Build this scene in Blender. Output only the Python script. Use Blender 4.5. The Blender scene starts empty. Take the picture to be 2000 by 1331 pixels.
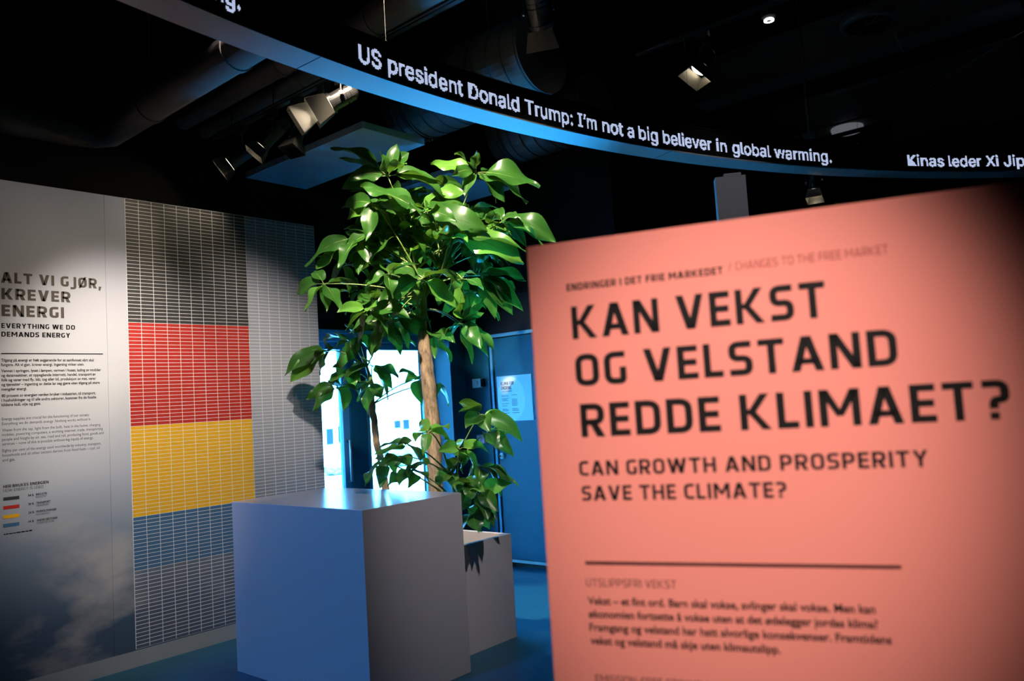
import bpy, bmesh, math, random
from math import sin, cos, pi, radians as R
from mathutils import Vector as V, Matrix, Quaternion
random.seed(7)
SC = bpy.context.scene
COL = SC.collection

# ------------------------------------------------------------------ camera
CAM = V((0, 0, 1.5))
FPX, YAW, PIT, ROLL = 1557.07, 0.710847, 0.0760234, -0.0619753
FW = V((-sin(YAW)*cos(PIT), cos(YAW)*cos(PIT), sin(PIT)))
RT = V((cos(YAW), sin(YAW), 0)); UP = RT.cross(FW)
RT, UP = cos(ROLL)*RT + sin(ROLL)*UP, cos(ROLL)*UP - sin(ROLL)*RT
cam = bpy.data.cameras.new('camera')
co = bpy.data.objects.new('camera', cam); COL.objects.link(co)
m3 = Matrix((RT, UP, -FW)).transposed()
co.matrix_world = Matrix.Translation(CAM) @ m3.to_4x4()
cam.sensor_width = 36; cam.lens = FPX*36/2000
cam.clip_start = .05; cam.clip_end = 200
cam.dof.use_dof = True; cam.dof.focus_distance = 4.8; cam.dof.aperture_fstop = 2.2
SC.camera = co
SC.view_settings.view_transform = 'Standard'; SC.view_settings.look = 'None'
SC.view_settings.exposure = 0; SC.view_settings.gamma = 1; SC.view_settings.use_curve_mapping = False
try:
    SC.cycles.use_denoising = True
    SC.cycles.max_bounces = 8; SC.cycles.diffuse_bounces = 4; SC.cycles.glossy_bounces = 4
    SC.cycles.sample_clamp_indirect = 6.0
except Exception: pass

# ------------------------------------------------------------------ sky, sun, big lights
W = bpy.data.worlds.new('world'); SC.world = W; W.use_nodes = True
W.node_tree.nodes['Background'].inputs[0].default_value = (.05, .50, 1, 1)
W.node_tree.nodes['Background'].inputs[1].default_value = 13.0

def light(name, kind, loc, energy, color, target=None, parent=None, **kw):
    l = bpy.data.lights.new(name, kind); l.energy = energy; l.color = color
    for k, v in kw.items(): setattr(l, k, v)
    o = bpy.data.objects.new(name, l); COL.objects.link(o)
    loc = V(loc)
    if target is not None:
        o.rotation_euler = (V(target)-loc).to_track_quat('-Z', 'Y').to_euler()
    o.location = loc
    if parent: o.parent = parent; o.location = loc - parent.location
    return o
light('sun', 'SUN', (0, 0, 12), 260, (.10, .48, 1), target=(-6, 1.5, 5), angle=R(3))
WARM = (1, .83, .62)
# gallery spots hung outside the picture, and unseen lamps added for fill
light('gallery_or_fill_spot', 'SPOT', (-3.60, 1.75, 3.35), 350, (1, .89, .79), target=(-5.17, 2.35, 1.50), spot_size=R(52), spot_blend=.9, shadow_soft_size=.06)
light('gallery_or_fill_spot', 'SPOT', (.35, -.55, 3.2), 520, (1, .89, .80), target=(-.71, 1.43, 1.40), spot_size=R(24.5), spot_blend=1, shadow_soft_size=.06)
light('gallery_or_fill_spot', 'SPOT', (-2.95, 1.9, 4.45), 1700, WARM, target=(-3.45, 3.55, 2.65), spot_size=R(43), spot_blend=.6, shadow_soft_size=.05)
light('gallery_or_fill_spot', 'SPOT', (-1.3, 3.1, 3.9), 310, (1, .95, .97), target=(-3.35, 3.25, 1.10), spot_size=R(30), spot_blend=1, shadow_soft_size=.04)
light('gallery_or_fill_spot', 'SPOT', (-1.2, 3.4, 4.3), 45, (1, .9, .85), target=(-2.4, 5.2, 2.8), spot_size=R(24), spot_blend=.8, shadow_soft_size=.05)  # unseen fill spot, added to brighten the grey column
light('gallery_or_fill_spot', 'SPOT', (-3.40, 2.15, 3.85), 430, (1, .89, .79), target=(-5.17, 3.25, 1.25), spot_size=R(46), spot_blend=1, shadow_soft_size=.06)
light('added_blue_uplight', 'SPOT', (-3.25, 4.85, .2), 1000, (.02, .40, 1), target=(-3.30, 3.30, 3.2), spot_size=R(44), spot_blend=1, shadow_soft_size=.1)  # unseen lamp added near the floor to throw blue on the ring underside
light('added_blue_spot', 'SPOT', (-3.7, -1.6, 3.3), 640, (.10, .37, 1), target=(-3.9, 2.55, .42), spot_size=R(27), spot_blend=.5, shadow_soft_size=.1)  # unseen blue lamp added behind the camera to light the plinth front

# ------------------------------------------------------------------ pixel helpers (2000 x 1331 frame)
def ray(x, y): return FW + RT*((x-1000)/FPX) + UP*((665.5-y)/FPX)
def at(x, y, d): return CAM + ray(x, y)*d
def on(x, y, ax, v):
    d = ray(x, y); return CAM + d*((v-CAM[ax])/d[ax])

# ------------------------------------------------------------------ materials
MATS = {}
def nt(name):
    m = bpy.data.materials.new(name); m.use_nodes = True
    return m, m.node_tree, m.node_tree.nodes['Principled BSDF']
def mat(name, col, rough=.6, metal=0, noise=0, scale=20, bump=0, emit=None, es=0, spec=None, alt=None):
    if name in MATS: return MATS[name]
    m, t, b = nt(name); N, L = t.nodes, t.links
    b.inputs['Roughness'].default_value = rough; b.inputs['Metallic'].default_value = metal
    if spec is not None: b.inputs['Specular IOR Level'].default_value = spec
    tc = N.new('ShaderNodeTexCoord'); n = N.new('ShaderNodeTexNoise'); n.inputs['Scale'].default_value = scale; n.inputs['Detail'].default_value = 5
    L.new(tc.outputs['Object'], n.inputs['Vector'])
    mx = N.new('ShaderNodeMix'); mx.data_type = 'RGBA'
    a = alt or tuple(c*(1-noise) for c in col)
    mx.inputs[6].default_value = (*a, 1); mx.inputs[7].default_value = (*col, 1)
    L.new(n.outputs['Fac'], mx.inputs[0]); L.new(mx.outputs[2], b.inputs['Base Color'])
    if bump:
        bp = N.new('ShaderNodeBump'); bp.inputs['Strength'].default_value = bump; bp.inputs['Distance'].default_value = .01
        L.new(n.outputs['Fac'], bp.inputs['Height']); L.new(bp.outputs[0], b.inputs['Normal'])
    if emit: b.inputs['Emission Color'].default_value = (*emit, 1); b.inputs['Emission Strength'].default_value = es
    MATS[name] = m; return m
BLACK = mat('black_paint', (.007, .007, .008), .8, noise=.3, spec=.08)
DUCT = mat('black_duct', (.13, .11, .105), .75, noise=.35, scale=9, bump=.25)
DUCTS = mat('spiral_duct_paint', (.10, .10, .105), .45, noise=.2)
FIX = mat('black_fixture', (.045, .045, .047), .35, noise=.2, scale=60)
FLAP = mat('barn_door_metal', (.10, .095, .085), .3, metal=.4, noise=.2)
CEILW = mat('acoustic_panel', (.30, .50, .62), .9, noise=.06, scale=150)
PLINTH = mat('plinth_laminate', (.40, .38, .40), .17, noise=.03, scale=90, spec=.9)
POT = mat('planter_laminate', (.42, .39, .39), .45, noise=.04, scale=80)
SOIL = mat('soil', (.03, .02, .014), .95, noise=.6, scale=60, bump=1)
BWALL = mat('blue_wall_paint', (.004, .075, .12), .55, noise=.08, scale=120, spec=.15)
BDOOR = mat('blue_door_paint', (.003, .055, .095), .5, noise=.08, scale=120, spec=.12)
FRAME = mat('door_frame_metal', (.05, .22, .36), .45, noise=.06, spec=.3)
DGAP = mat('dark_gap', (.008, .008, .01), .8)
STEEL = mat('brushed_steel', (.62, .60, .60), .33, metal=1, noise=.06, scale=70)
PLATE = mat('ring_plate', (.55, .55, .57), .45, noise=.05, scale=70)
RIM = mat('ring_rim', (.10, .095, .09), .35, metal=.8)
LEDBACK = mat('led_face_black', (.005, .005, .006), .5)
LED = mat('led_dot', (.3, .3, .35), .5, emit=(.60, .70, 1.0), es=1.0)
GREYW = mat('grey_column_paint', (.30, .31, .36), .7, noise=.05)
PINK = mat('salmon_print', (.84, .262, .215), .6, noise=.02, scale=200, spec=.15)
PEDGE = mat('panel_edge', (.45, .10, .09), .6)
INK = mat('black_ink', (.012, .010, .010), .6, spec=.1)
INKP = mat('brown_ink', (.10, .085, .07), .6, spec=.1)
INKL = mat('thin_ink', (.035, .033, .035), .6, spec=.1)
WHITEP = mat('white_plastic', (.72, .72, .70), .4)
CHROME = mat('chrome', (.8, .8, .82), .15, metal=1)
PAPER = mat('poster_paper', (.55, .70, .80), .5, noise=.1, scale=12)
PAPERW = mat('poster_oval', (.78, .84, .88), .5, noise=.06, scale=9)
LEAF = None
FACADE = mat('pale_facade', (.82, .82, .82), .8, noise=.05, scale=2)
WIN = mat('facade_window', (.008, .01, .012), .6, spec=.05)
PAVE = mat('pavement', (.80, .80, .80), .9, noise=.06, scale=3)
HEDGE = mat('hedge', (.18, .24, .16), .9, noise=.6, scale=8)

def floor_mat():
    m, t, b = nt('dark_floor'); N, L = t.nodes, t.links
    tc = N.new('ShaderNodeTexCoord'); n = N.new('ShaderNodeTexNoise'); n.inputs['Scale'].default_value = 14; n.inputs['Detail'].default_value = 8
    L.new(tc.outputs['Object'], n.inputs['Vector'])
    r = N.new('ShaderNodeValToRGB'); r.color_ramp.elements[0].color = (.006, .06, .11, 1); r.color_ramp.elements[1].color = (.010, .085, .15, 1)
    L.new(n.outputs['Fac'], r.inputs[0]); L.new(r.outputs[0], b.inputs['Base Color'])
    mr = N.new('ShaderNodeMapRange'); mr.inputs[3].default_value = .28; mr.inputs[4].default_value = .42
    L.new(n.outputs['Fac'], mr.inputs[0]); L.new(mr.outputs[0], b.inputs['Roughness'])
    b.inputs['Specular IOR Level'].default_value = .25
    return m
FLOOR = floor_mat()

def glass_mat():
    m, t, b = nt('window_glass'); N, L = t.nodes, t.links; N.remove(b)
    tr = N.new('ShaderNodeBsdfTransparent'); tr.inputs[0].default_value = (.92, .96, .97, 1)
    gl = N.new('ShaderNodeBsdfGlossy'); gl.inputs['Roughness'].default_value = .02
    fr = N.new('ShaderNodeFresnel'); fr.inputs[0].default_value = 1.45
    mx = N.new('ShaderNodeMixShader'); L.new(fr.outputs[0], mx.inputs[0]); L.new(tr.outputs[0], mx.inputs[1]); L.new(gl.outputs[0], mx.inputs[2])
    L.new(mx.outputs[0], N['Material Output'].inputs[0]); return m
GLASS = glass_mat()

def print_mat():   # printed sky photograph: pale grey above, clouds and navy towards the bottom of the print
    m, t, b = nt('sky_print'); N, L = t.nodes, t.links
    g = N.new('ShaderNodeNewGeometry'); s = N.new('ShaderNodeSeparateXYZ'); L.new(g.outputs['Position'], s.inputs[0])
    n = N.new('ShaderNodeTexNoise'); n.inputs['Scale'].default_value = 1.9; n.inputs['Detail'].default_value = 7; n.inputs['Roughness'].default_value = .55
    mp = N.new('ShaderNodeMapping'); mp.inputs['Location'].default_value = (3.1, .25, .4); mp.inputs['Scale'].default_value = (1, .8, 1.5)
    L.new(g.outputs['Position'], mp.inputs[0]); L.new(mp.outputs[0], n.inputs['Vector'])
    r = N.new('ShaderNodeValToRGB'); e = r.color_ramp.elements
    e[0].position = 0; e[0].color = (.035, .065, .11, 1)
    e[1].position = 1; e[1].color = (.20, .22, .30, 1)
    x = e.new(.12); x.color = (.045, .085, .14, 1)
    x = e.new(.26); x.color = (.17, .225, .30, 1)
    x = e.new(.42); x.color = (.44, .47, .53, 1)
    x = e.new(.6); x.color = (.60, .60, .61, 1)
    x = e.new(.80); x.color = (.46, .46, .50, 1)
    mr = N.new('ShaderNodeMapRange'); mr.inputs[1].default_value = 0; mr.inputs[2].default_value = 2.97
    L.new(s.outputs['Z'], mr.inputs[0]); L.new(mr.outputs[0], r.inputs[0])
    c = N.new('ShaderNodeValToRGB'); ce = c.color_ramp.elements
    ce[0].position = .50; ce[0].color = (0, 0, 0, 1); ce[1].position = .68; ce[1].color = (1, 1, 1, 1)
    L.new(n.outputs['Fac'], c.inputs[0])
    f = N.new('ShaderNodeMapRange'); f.inputs[1].default_value = 1.25; f.inputs[2].default_value = .7; f.inputs[4].default_value = .7
    L.new(s.outputs['Z'], f.inputs[0])
    mu = N.new('ShaderNodeMath'); mu.operation = 'MULTIPLY'; L.new(c.outputs[0], mu.inputs[0]); L.new(f.outputs[0], mu.inputs[1])
    mx = N.new('ShaderNodeMix'); mx.data_type = 'RGBA'; mx.inputs[7].default_value = (.46, .44, .43, 1)
    L.new(mu.outputs[0], mx.inputs[0]); L.new(r.outputs[0], mx.inputs[6]); L.new(mx.outputs[2], b.inputs['Base Color'])
    b.inputs['Roughness'].default_value = .6
    return m
SKYP = print_mat()
def cell_mat(name, col, line=(.78, .76, .74)): return mat(name, col, .6, noise=.05, scale=60)
LINEW = mat('chart_line_white', (.80, .78, .76), .6)
LINEG = mat('chart_line_grey', (.72, .72, .74), .6)
CELL_G = SKYP
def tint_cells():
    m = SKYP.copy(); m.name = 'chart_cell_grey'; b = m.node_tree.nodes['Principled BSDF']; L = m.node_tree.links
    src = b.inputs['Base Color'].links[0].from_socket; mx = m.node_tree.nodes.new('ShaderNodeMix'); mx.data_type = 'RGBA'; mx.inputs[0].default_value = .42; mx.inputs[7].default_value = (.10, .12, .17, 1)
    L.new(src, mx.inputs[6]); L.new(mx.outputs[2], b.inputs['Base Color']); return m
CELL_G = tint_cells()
CELL = [mat('chart_cell_black', (.035, .034, .032), .6), mat('chart_cell_red', (.46, .018, .009), .6), mat('chart_cell_yellow', (.80, .42, .003), .6), mat('chart_cell_blue', (.045, .13, .26), .6)]
SKIRT = mat('skirting_print', (.27, .30, .33), .6, noise=.1, scale=4)

def leaf_mat(name, c0, c1, trans):
    m, t, b = nt(name); N, L = t.nodes, t.links
    tc = N.new('ShaderNodeTexCoord'); n = N.new('ShaderNodeTexNoise'); n.inputs['Scale'].default_value = 5
    L.new(tc.outputs['Object'], n.inputs['Vector'])
    mx = N.new('ShaderNodeMix'); mx.data_type = 'RGBA'; mx.inputs[6].default_value = (*c0, 1); mx.inputs[7].default_value = (*c1, 1)
    L.new(n.outputs['Fac'], mx.inputs[0]); L.new(mx.outputs[2], b.inputs['Base Color'])
    b.inputs['Roughness'].default_value = .31; b.inputs['Specular IOR Level'].default_value = .5
    tl = N.new('ShaderNodeBsdfTranslucent'); tl.inputs[0].default_value = (.16, .40, .03, 1)
    ms = N.new('ShaderNodeMixShader'); ms.inputs[0].default_value = trans
    L.new(b.outputs[0], ms.inputs[1]); L.new(tl.outputs[0], ms.inputs[2]); L.new(ms.outputs[0], N['Material Output'].inputs[0])
    return m
LEAF = leaf_mat('leaf_green', (.014, .060, .010), (.036, .125, .016), .15)
LEAFY = leaf_mat('leaf_young_green', (.06, .20, .025), (.12, .28, .04), .25)
STEM = mat('green_stem', (.16, .25, .055), .5, noise=.3)
def bark_mat():
    m, t, b = nt('bark'); N, L = t.nodes, t.links
    tc = N.new('ShaderNodeTexCoord'); mp = N.new('ShaderNodeMapping'); mp.inputs['Scale'].default_value = (26, 26, 7)
    n = N.new('ShaderNodeTexNoise'); n.inputs['Scale'].default_value = 1.6; n.inputs['Detail'].default_value = 8; n.inputs['Roughness'].default_value = .7
    L.new(tc.outputs['Object'], mp.inputs[0]); L.new(mp.outputs[0], n.inputs['Vector'])
    r = N.new('ShaderNodeValToRGB'); r.color_ramp.elements[0].position = .3; r.color_ramp.elements[0].color = (.055, .033, .02, 1)
    r.color_ramp.elements[1].position = .72; r.color_ramp.elements[1].color = (.44, .32, .21, 1)
    L.new(n.outputs['Fac'], r.inputs[0]); L.new(r.outputs[0], b.inputs['Base Color']); b.inputs['Roughness'].default_value = .75
    bp = N.new('ShaderNodeBump'); bp.inputs['Strength'].default_value = .7; bp.inputs['Distance'].default_value = .012
    L.new(n.outputs['Fac'], bp.inputs['Height']); L.new(bp.outputs[0], b.inputs['Normal'])
    return m
BARK = bark_mat()

# ------------------------------------------------------------------ mesh builder (world coordinates)
class MB:
    def __init__(s): s.v = []; s.f = []; s.mi = []; s.mats = []
    def mid(s, m):
        if m not in s.mats: s.mats.append(m)
        return s.mats.index(m)
    def add(s, vs, fs, m):
        b = len(s.v); s.v += [V(p) for p in vs]; k = s.mid(m)
        for f in fs: s.f.append([b+i for i in f]); s.mi.append(k)
        return s
    def box(s, a, b, m):
        x0, x1 = sorted((a[0], b[0])); y0, y1 = sorted((a[1], b[1])); z0, z1 = sorted((a[2], b[2]))
        vs = [(x0,y0,z0),(x1,y0,z0),(x1,y1,z0),(x0,y1,z0),(x0,y0,z1),(x1,y0,z1),(x1,y1,z1),(x0,y1,z1)]
        return s.add(vs, [(0,3,2,1),(4,5,6,7),(0,1,5,4),(1,2,6,5),(2,3,7,6),(3,0,4,7)], m)
    def obox(s, c, ax, half, m):   # oriented box: axes list of three unit vectors
        vs = []
        for k in (-1, 1):
            for i, j in ((-1,-1),(1,-1),(1,1),(-1,1)):
                vs.append(V(c)+ax[0]*(i*half[0])+ax[1]*(j*half[1])+ax[2]*(k*half[2]))
        return s.add(vs, [(0,3,2,1),(4,5,6,7),(0,1,5,4),(1,2,6,5),(2,3,7,6),(3,0,4,7)], m)
    def bar(s, p, q, w, m, h=None, up=V((0,0,1))):
        p, q = V(p), V(q); d = q-p; l = d.length; d.normalize()
        x = d.cross(up); x = x.normalized() if x.length > 1e-4 else V((1,0,0)); y = x.cross(d)
        return s.obox((p+q)/2, (x, y, d), (w/2, (h or w)/2, l/2), m)
    def lathe(s, c, axis, prof, m, n=24, cap=True):   # prof: (distance along axis, radius)
        c, d = V(c), V(axis).normalized()
        x = d.orthogonal().normalized(); y = d.cross(x)
        vs = []
        for h, r in prof:
            for i in range(n):
                a = 2*pi*i/n; vs.append(c+d*h+(x*cos(a)+y*sin(a))*r)
        fs = []
        for k in range(len(prof)-1):
            for i in range(n):
                j = (i+1) % n; fs.append((k*n+i, k*n+j, (k+1)*n+j, (k+1)*n+i))
        if cap:
            fs.append(tuple(range(n))[::-1]); fs.append(tuple((len(prof)-1)*n+i for i in range(n)))
        return s.add(vs, fs, m)
    def tube(s, pts, rad, m, n=8, cap=True):
        pts = [V(p) for p in pts]; k = len(pts)
        if not hasattr(rad, '__len__'): rad = [rad]*k
        d0 = (pts[1]-pts[0]).normalized(); x = d0.orthogonal().normalized(); vs = []
        for i in range(k):
            d = (pts[min(i+1, k-1)]-pts[max(i-1, 0)]).normalized()
            x = (x-d*x.dot(d)).normalized(); y = d.cross(x)
            for j in range(n):
                a = 2*pi*j/n; vs.append(pts[i]+(x*cos(a)+y*sin(a))*rad[i])
        fs = []
        for i in range(k-1):
            for j in range(n):
                jj = (j+1) % n; fs.append((i*n+j, i*n+jj, (i+1)*n+jj, (i+1)*n+j))
        if cap: fs.append(tuple(range(n))[::-1]); fs.append(tuple((k-1)*n+j for j in range(n)))
        return s.add(vs, fs, m)
    def build(s, name, parent=None, smooth=False, bevel=0):
        me = bpy.data.meshes.new(name)
        if parent is not None:
            p = parent; off = V((0, 0, 0))
            while p is not None: off += p.location; p = p.parent
        else:
            xs = [p.x for p in s.v]; ys = [p.y for p in s.v]; zs = [p.z for p in s.v]
            off = V(((min(xs)+max(xs))/2, (min(ys)+max(ys))/2, min(zs)))
        me.from_pydata([tuple(p-off) for p in s.v], [], s.f)
        for m in s.mats: me.materials.append(m)
        me.polygons.foreach_set('material_index', s.mi)
        if smooth: me.polygons.foreach_set('use_smooth', [True]*len(me.polygons))
        me.update()
        o = bpy.data.objects.new(name, me); COL.objects.link(o)
        if parent is not None: o.parent = parent
        else: o.location = off
        if bevel:
            b = o.modifiers.new('bevel', 'BEVEL'); b.width = bevel; b.segments = 2; b.limit_method = 'ANGLE'
        if smooth and smooth != True:
            pass
        return o
def tag(o, label, cat, group=None):
    o['label'] = label; o['category'] = cat
    if group: o['group'] = group
    return o
def thing(name, loc, label, cat, group=None):
    o = bpy.data.objects.new(name, None); COL.objects.link(o); o.location = loc; o.empty_display_size = .1
    return tag(o, label, cat, group)
def struct(o): o['kind'] = 'structure'; return o

# ------------------------------------------------------------------ lettering
def arc_path(pts, closed=False, r=.2, n=5):
    out = []; k = len(pts)
    for i, p in enumerate(pts):
        if not closed and i in (0, k-1): out.append(p[:2]); continue
        rr = p[2] if len(p) > 2 else r
        a, b, c = V(pts[i-1][:2]), V(p[:2]), V(pts[(i+1) % k][:2])
        d1, d2 = (a-b), (c-b); rr = min(rr, d1.length*.5, d2.length*.5)
        if rr < 1e-3: out.append(tuple(b)); continue
        s, e = b+d1.normalized()*rr, b+d2.normalized()*rr
        for j in range(n+1):
            t = j/n; q = s*(1-t)**2+b*2*t*(1-t)+e*t*t; out.append(tuple(q))
    return out
def stroke(pts, T, closed=False):
    P = [V(p) for p in pts]; k = len(P); L_, R_ = [], []
    for i in range(k):
        if closed: a, c = P[i-1], P[(i+1) % k]
        else: a, c = P[max(i-1, 0)], P[min(i+1, k-1)]
        d1 = (P[i]-a) if (P[i]-a).length > 1e-6 else (c-P[i]); d2 = (c-P[i]) if (c-P[i]).length > 1e-6 else d1
        d1.normalize(); d2.normalize(); t = (d1+d2); t = t.normalized() if t.length > 1e-6 else d1
        n = V((-t.y, t.x)); n1 = V((-d1.y, d1.x)); q = T/2/max(.4, n.dot(n1))
        L_.append(P[i]+n*q); R_.append(P[i]-n*q)
    polys = []
    for i in range(k if closed else k-1):
        j = (i+1) % k; polys.append([L_[i], R_[i], R_[j], L_[j]])
    return polys
def glyph(ch, T):
    h = T/2; rect = lambda a, b, c, d: [[(a, b), (c, b), (c, d), (a, d)]]
    S = lambda pts, closed=False, r=.22: stroke(arc_path(pts, closed, r), T, closed)
    D = T*1.12
    w = {'I': T, 'J': .44, 'L': .5, 'E': .54, 'F': .52, 'T': .64, 'A': .78, 'V': .76, 'K': .74, 'N': .72, 'M': .92, 'W': 1.1, 'O': .68, 'G': .62, 'D': .67, 'S': .6, 'R': .66, 'P': .63, 'B': .66, 'C': .58, 'H': .70, 'U': .68, 'Y': .72, 'X': .74, 'Ø': .68, '?': .56, '.': T, ',': T, '/': .5, ' ': .30, '-': .4, '%': .9, '–': .5}.get(ch, .6)
    o = []
    if ch == 'I': o = rect(0, 0, T, 1)
    elif ch == 'L': o = rect(0, 0, T, 1)+rect(T, 0, w, T)
    elif ch in 'EF':
        o = rect(0, 0, T, 1)+rect(T, 1-T, w, 1)+rect(T, .5-h, w*.94, .5+h)
        if ch == 'E': o += rect(T, 0, w, T)
    elif ch == 'T': o = rect(0, 1-T, w, 1)+rect(w/2-h, 0, w/2+h, 1-T)
    elif ch == 'H': o = rect(0, 0, T, 1)+rect(w-T, 0, w, 1)+rect(T, .5-h, w-T, .5+h)
    elif ch == 'A':
        a = D*.58
        o = [[(0, 0), (D, 0), (w/2-a+D, 1), (w/2-a, 1)], [(w, 0), (w-D, 0), (w/2+a-D, 1), (w/2+a, 1)]]+rect(.2*w, .2, .8*w, .2+T*.9)
    elif ch == 'V':
        a = D*.58
        o = [[(0, 1), (D, 1), (w/2-a+D, 0), (w/2-a, 0)], [(w, 1), (w-D, 1), (w/2+a-D, 0), (w/2+a, 0)]]
    elif ch == 'W':
        a = D*.58; q = w*.27
        for x0, x1 in ((0, q), (w/2, q), (w/2, w-q), (w-D*0, w-q)):
            pass
        o = [[(0, 1), (D, 1), (q+a, 0), (q+a-D, 0)], [(w/2-h, 1), (w/2+h, 1), (q+a, 0), (q+a-D, 0)], [(w/2-h, 1), (w/2+h, 1), (w-q-a+D, 0), (w-q-a, 0)], [(w-D, 1), (w, 1), (w-q-a+D, 0), (w-q-a, 0)]]
    elif ch == 'Y': o = [[(0, 1), (D, 1), (w/2+h, .42), (w/2-h, .42)], [(w, 1), (w-D, 1), (w/2-h, .42), (w/2+h, .42)]]+rect(w/2-h, 0, w/2+h, .46)
    elif ch == 'X': o = [[(0, 1), (D*1.1, 1), (w, 0), (w-D*1.1, 0)], [(w, 1), (w-D*1.1, 1), (0, 0), (D*1.1, 0)]]
    elif ch == 'K':
        o = rect(0, 0, T, 1)+rect(T, .5-h*.8, T+.13, .5+h*.8)
        o += [[(T+.0, .5), (T+.0+D, .5), (w-.02, 1), (w-.02-D*1.05, 1)], [(T+.0, .5), (T+.0+D, .5), (w, 0), (w-D*1.05, 0)]]
    elif ch == 'N': o = rect(0, 0, T, 1)+rect(w-T, 0, w, 1)+[[(0, 1), (D*1.05, 1), (w, 0), (w-D*1.05, 0)]]
    elif ch == 'M':
        o = rect(0, 0, T, 1)+rect(w-T, 0, w, 1)+[[(0, 1), (D*1.05, 1), (w/2+h*.9, .28), (w/2-h*.9, .28)], [(w, 1), (w-D*1.05, 1), (w/2-h*.9, .28), (w/2+h*.9, .28)]]
    elif ch in 'OØ':
        o = S([(h, h), (w-h, h), (w-h, 1-h), (h, 1-h)], True)
        if ch == 'Ø': o += [[(.02, -.06), (.02+T*.8, -.06), (w-.02, 1.06), (w-.02-T*.8, 1.06)]]
    elif ch == 'D': o = S([(h, h, 0), (w-h, h, .26), (w-h, 1-h, .26), (h, 1-h, 0)], True)
    elif ch == 'C': o = S([(w, 1-h), (h, 1-h), (h, h), (w, h)])
    elif ch == 'G': o = S([(w-.02, 1-h), (h, 1-h), (h, h), (w-h, h, .1), (w-h, .52)])
    elif ch == 'S': o = S([(w-.02, 1-h), (h, 1-h), (h, .5), (w-h, .5), (w-h, h), (.01, h)], r=.17)
    elif ch == 'R': o = rect(0, 0, T, 1)+S([(h, 1-h), (w-h, 1-h), (w-h, .44), (h, .44)], r=.2)+[[(w*.36, .44), (w*.36+D, .44), (w, 0), (w-D*1.1, 0)]]
    elif ch == 'P': o = rect(0, 0, T, 1)+S([(h, 1-h), (w-h, 1-h), (w-h, .42), (h, .42)], r=.2)
    elif ch == 'B': o = rect(0, 0, T, 1)+S([(h, 1-h), (w-h-.03, 1-h), (w-h-.03, .52), (h, .52)], r=.16)+S([(h, .52), (w-h, .52), (w-h, h), (h, h)], r=.16)
    elif ch == 'U': o = S([(h, 1), (h, h), (w-h, h), (w-h, 1)])
    elif ch == 'J': o = S([(w-h, 1), (w-h, -.12), (-.02, -.12)], r=.2)
    elif ch == '?': o = S([(.02, 1-h), (w-h, 1-h), (w-h, .5), (w*.42, .5), (w*.42, .27)], r=.18)+rect(w*.42-h, 0, w*.42+h, T)
    elif ch == '.': o = rect(0, 0, T, T)
    elif ch == ',': o = [[(0, T), (T, T), (T*.55, -.2), (-.02, -.2)]]
    elif ch == '/': o = [[(0, -.05), (T, -.05), (w, 1.05), (w-T, 1.05)]]
    elif ch in '-–': o = rect(0, .45-h*.7, w, .45+h*.7)
    return w, o
def heading(s, T=.185, track=.15):
    x = 0; polys = []
    for ch in s:
        w, o = glyph(ch, T)
        polys += [[(p[0]+x, p[1]) for p in q] for q in o]
        x += w+(track if ch != ' ' else .04)
    return polys, x-track
def put_heading(mb, s, O, U, N, cap, width, m, T=.185, thick=.0006):
    polys, w = heading(s, T); sx = width/w
    for q in polys:
        area = sum(q[i-1][0]*q[i][1]-q[i][0]*q[i-1][1] for i in range(len(q)))
        if area < 0: q = q[::-1]
        mb.add([O+U*(p[0]*sx)+V((0, 0, 1))*(p[1]*cap)+N*thick for p in q], [tuple(range(len(q)))], m)
_tc = {}
def text_tris(s, off=0):
    key = (s, off)
    if key in _tc: return _tc[key]
    c = bpy.data.curves.new('lettering', 'FONT'); c.body = s; c.size = 1; c.offset = off; c.resolution_u = 3
    o = bpy.data.objects.new('lettering', c); COL.objects.link(o)
    dg = bpy.context.evaluated_depsgraph_get(); me = bpy.data.meshes.new_from_object(o.evaluated_get(dg))
    me.calc_loop_triangles()
    vs = [tuple(v.co)[:2] for v in me.vertices]; fs = [tuple(t.vertices) for t in me.loop_triangles]
    bpy.data.objects.remove(o); bpy.data.curves.remove(c); bpy.data.meshes.remove(me)
    _tc[key] = (vs, fs); return vs, fs
def put_text(mb, s, O, U, N, size, width, m, off=0, thick=.0006):
    vs, fs = text_tris(s, off)
    x0 = min(v[0] for v in vs); x1 = max(v[0] for v in vs); sx = width/(x1-x0)
    mb.add([O+U*((v[0]-x0)*sx)+V((0, 0, 1))*(v[1]*size)+N*thick for v in vs], fs, m)

# ------------------------------------------------------------------ the room
ZC = 4.7
struct(MB().box((-5.75, -4.2, -.1), (7, 11, 0), FLOOR).build('floor'))
struct(MB().box((-5.75, -4.2, ZC), (7, 11, ZC+.1), BLACK).build('ceiling'))
struct(MB().box((7, -4.2, 0), (7.15, 11, ZC), BLACK).build('wall_right'))
struct(MB().box((-5.75, -4.35, 0), (7, -4.2, ZC), BLACK).build('wall_front'))
struct(MB().box((-5.75, 11, 0), (7, 11.15, ZC), BLACK).build('wall_far'))
# facade wall on the street side with two openings
XF = -5.595
fw = MB()
for y0, y1, z0, z1 in ((-4.2, 3.25, 0, ZC), (3.25, 5.3, 2.21, ZC)):
    fw.box((XF-.2, y0, z0), (XF, y1, z1), BLACK)
fw.box((XF-.2, 5.3, 0), (XF, 11, ZC), BLACK)
struct(fw.build('wall_left'))
struct(MB().box((XF-.12, 5.3, 0), (-5.351, 5.5, 2.21), BWALL).build('trim_1'))
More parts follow.
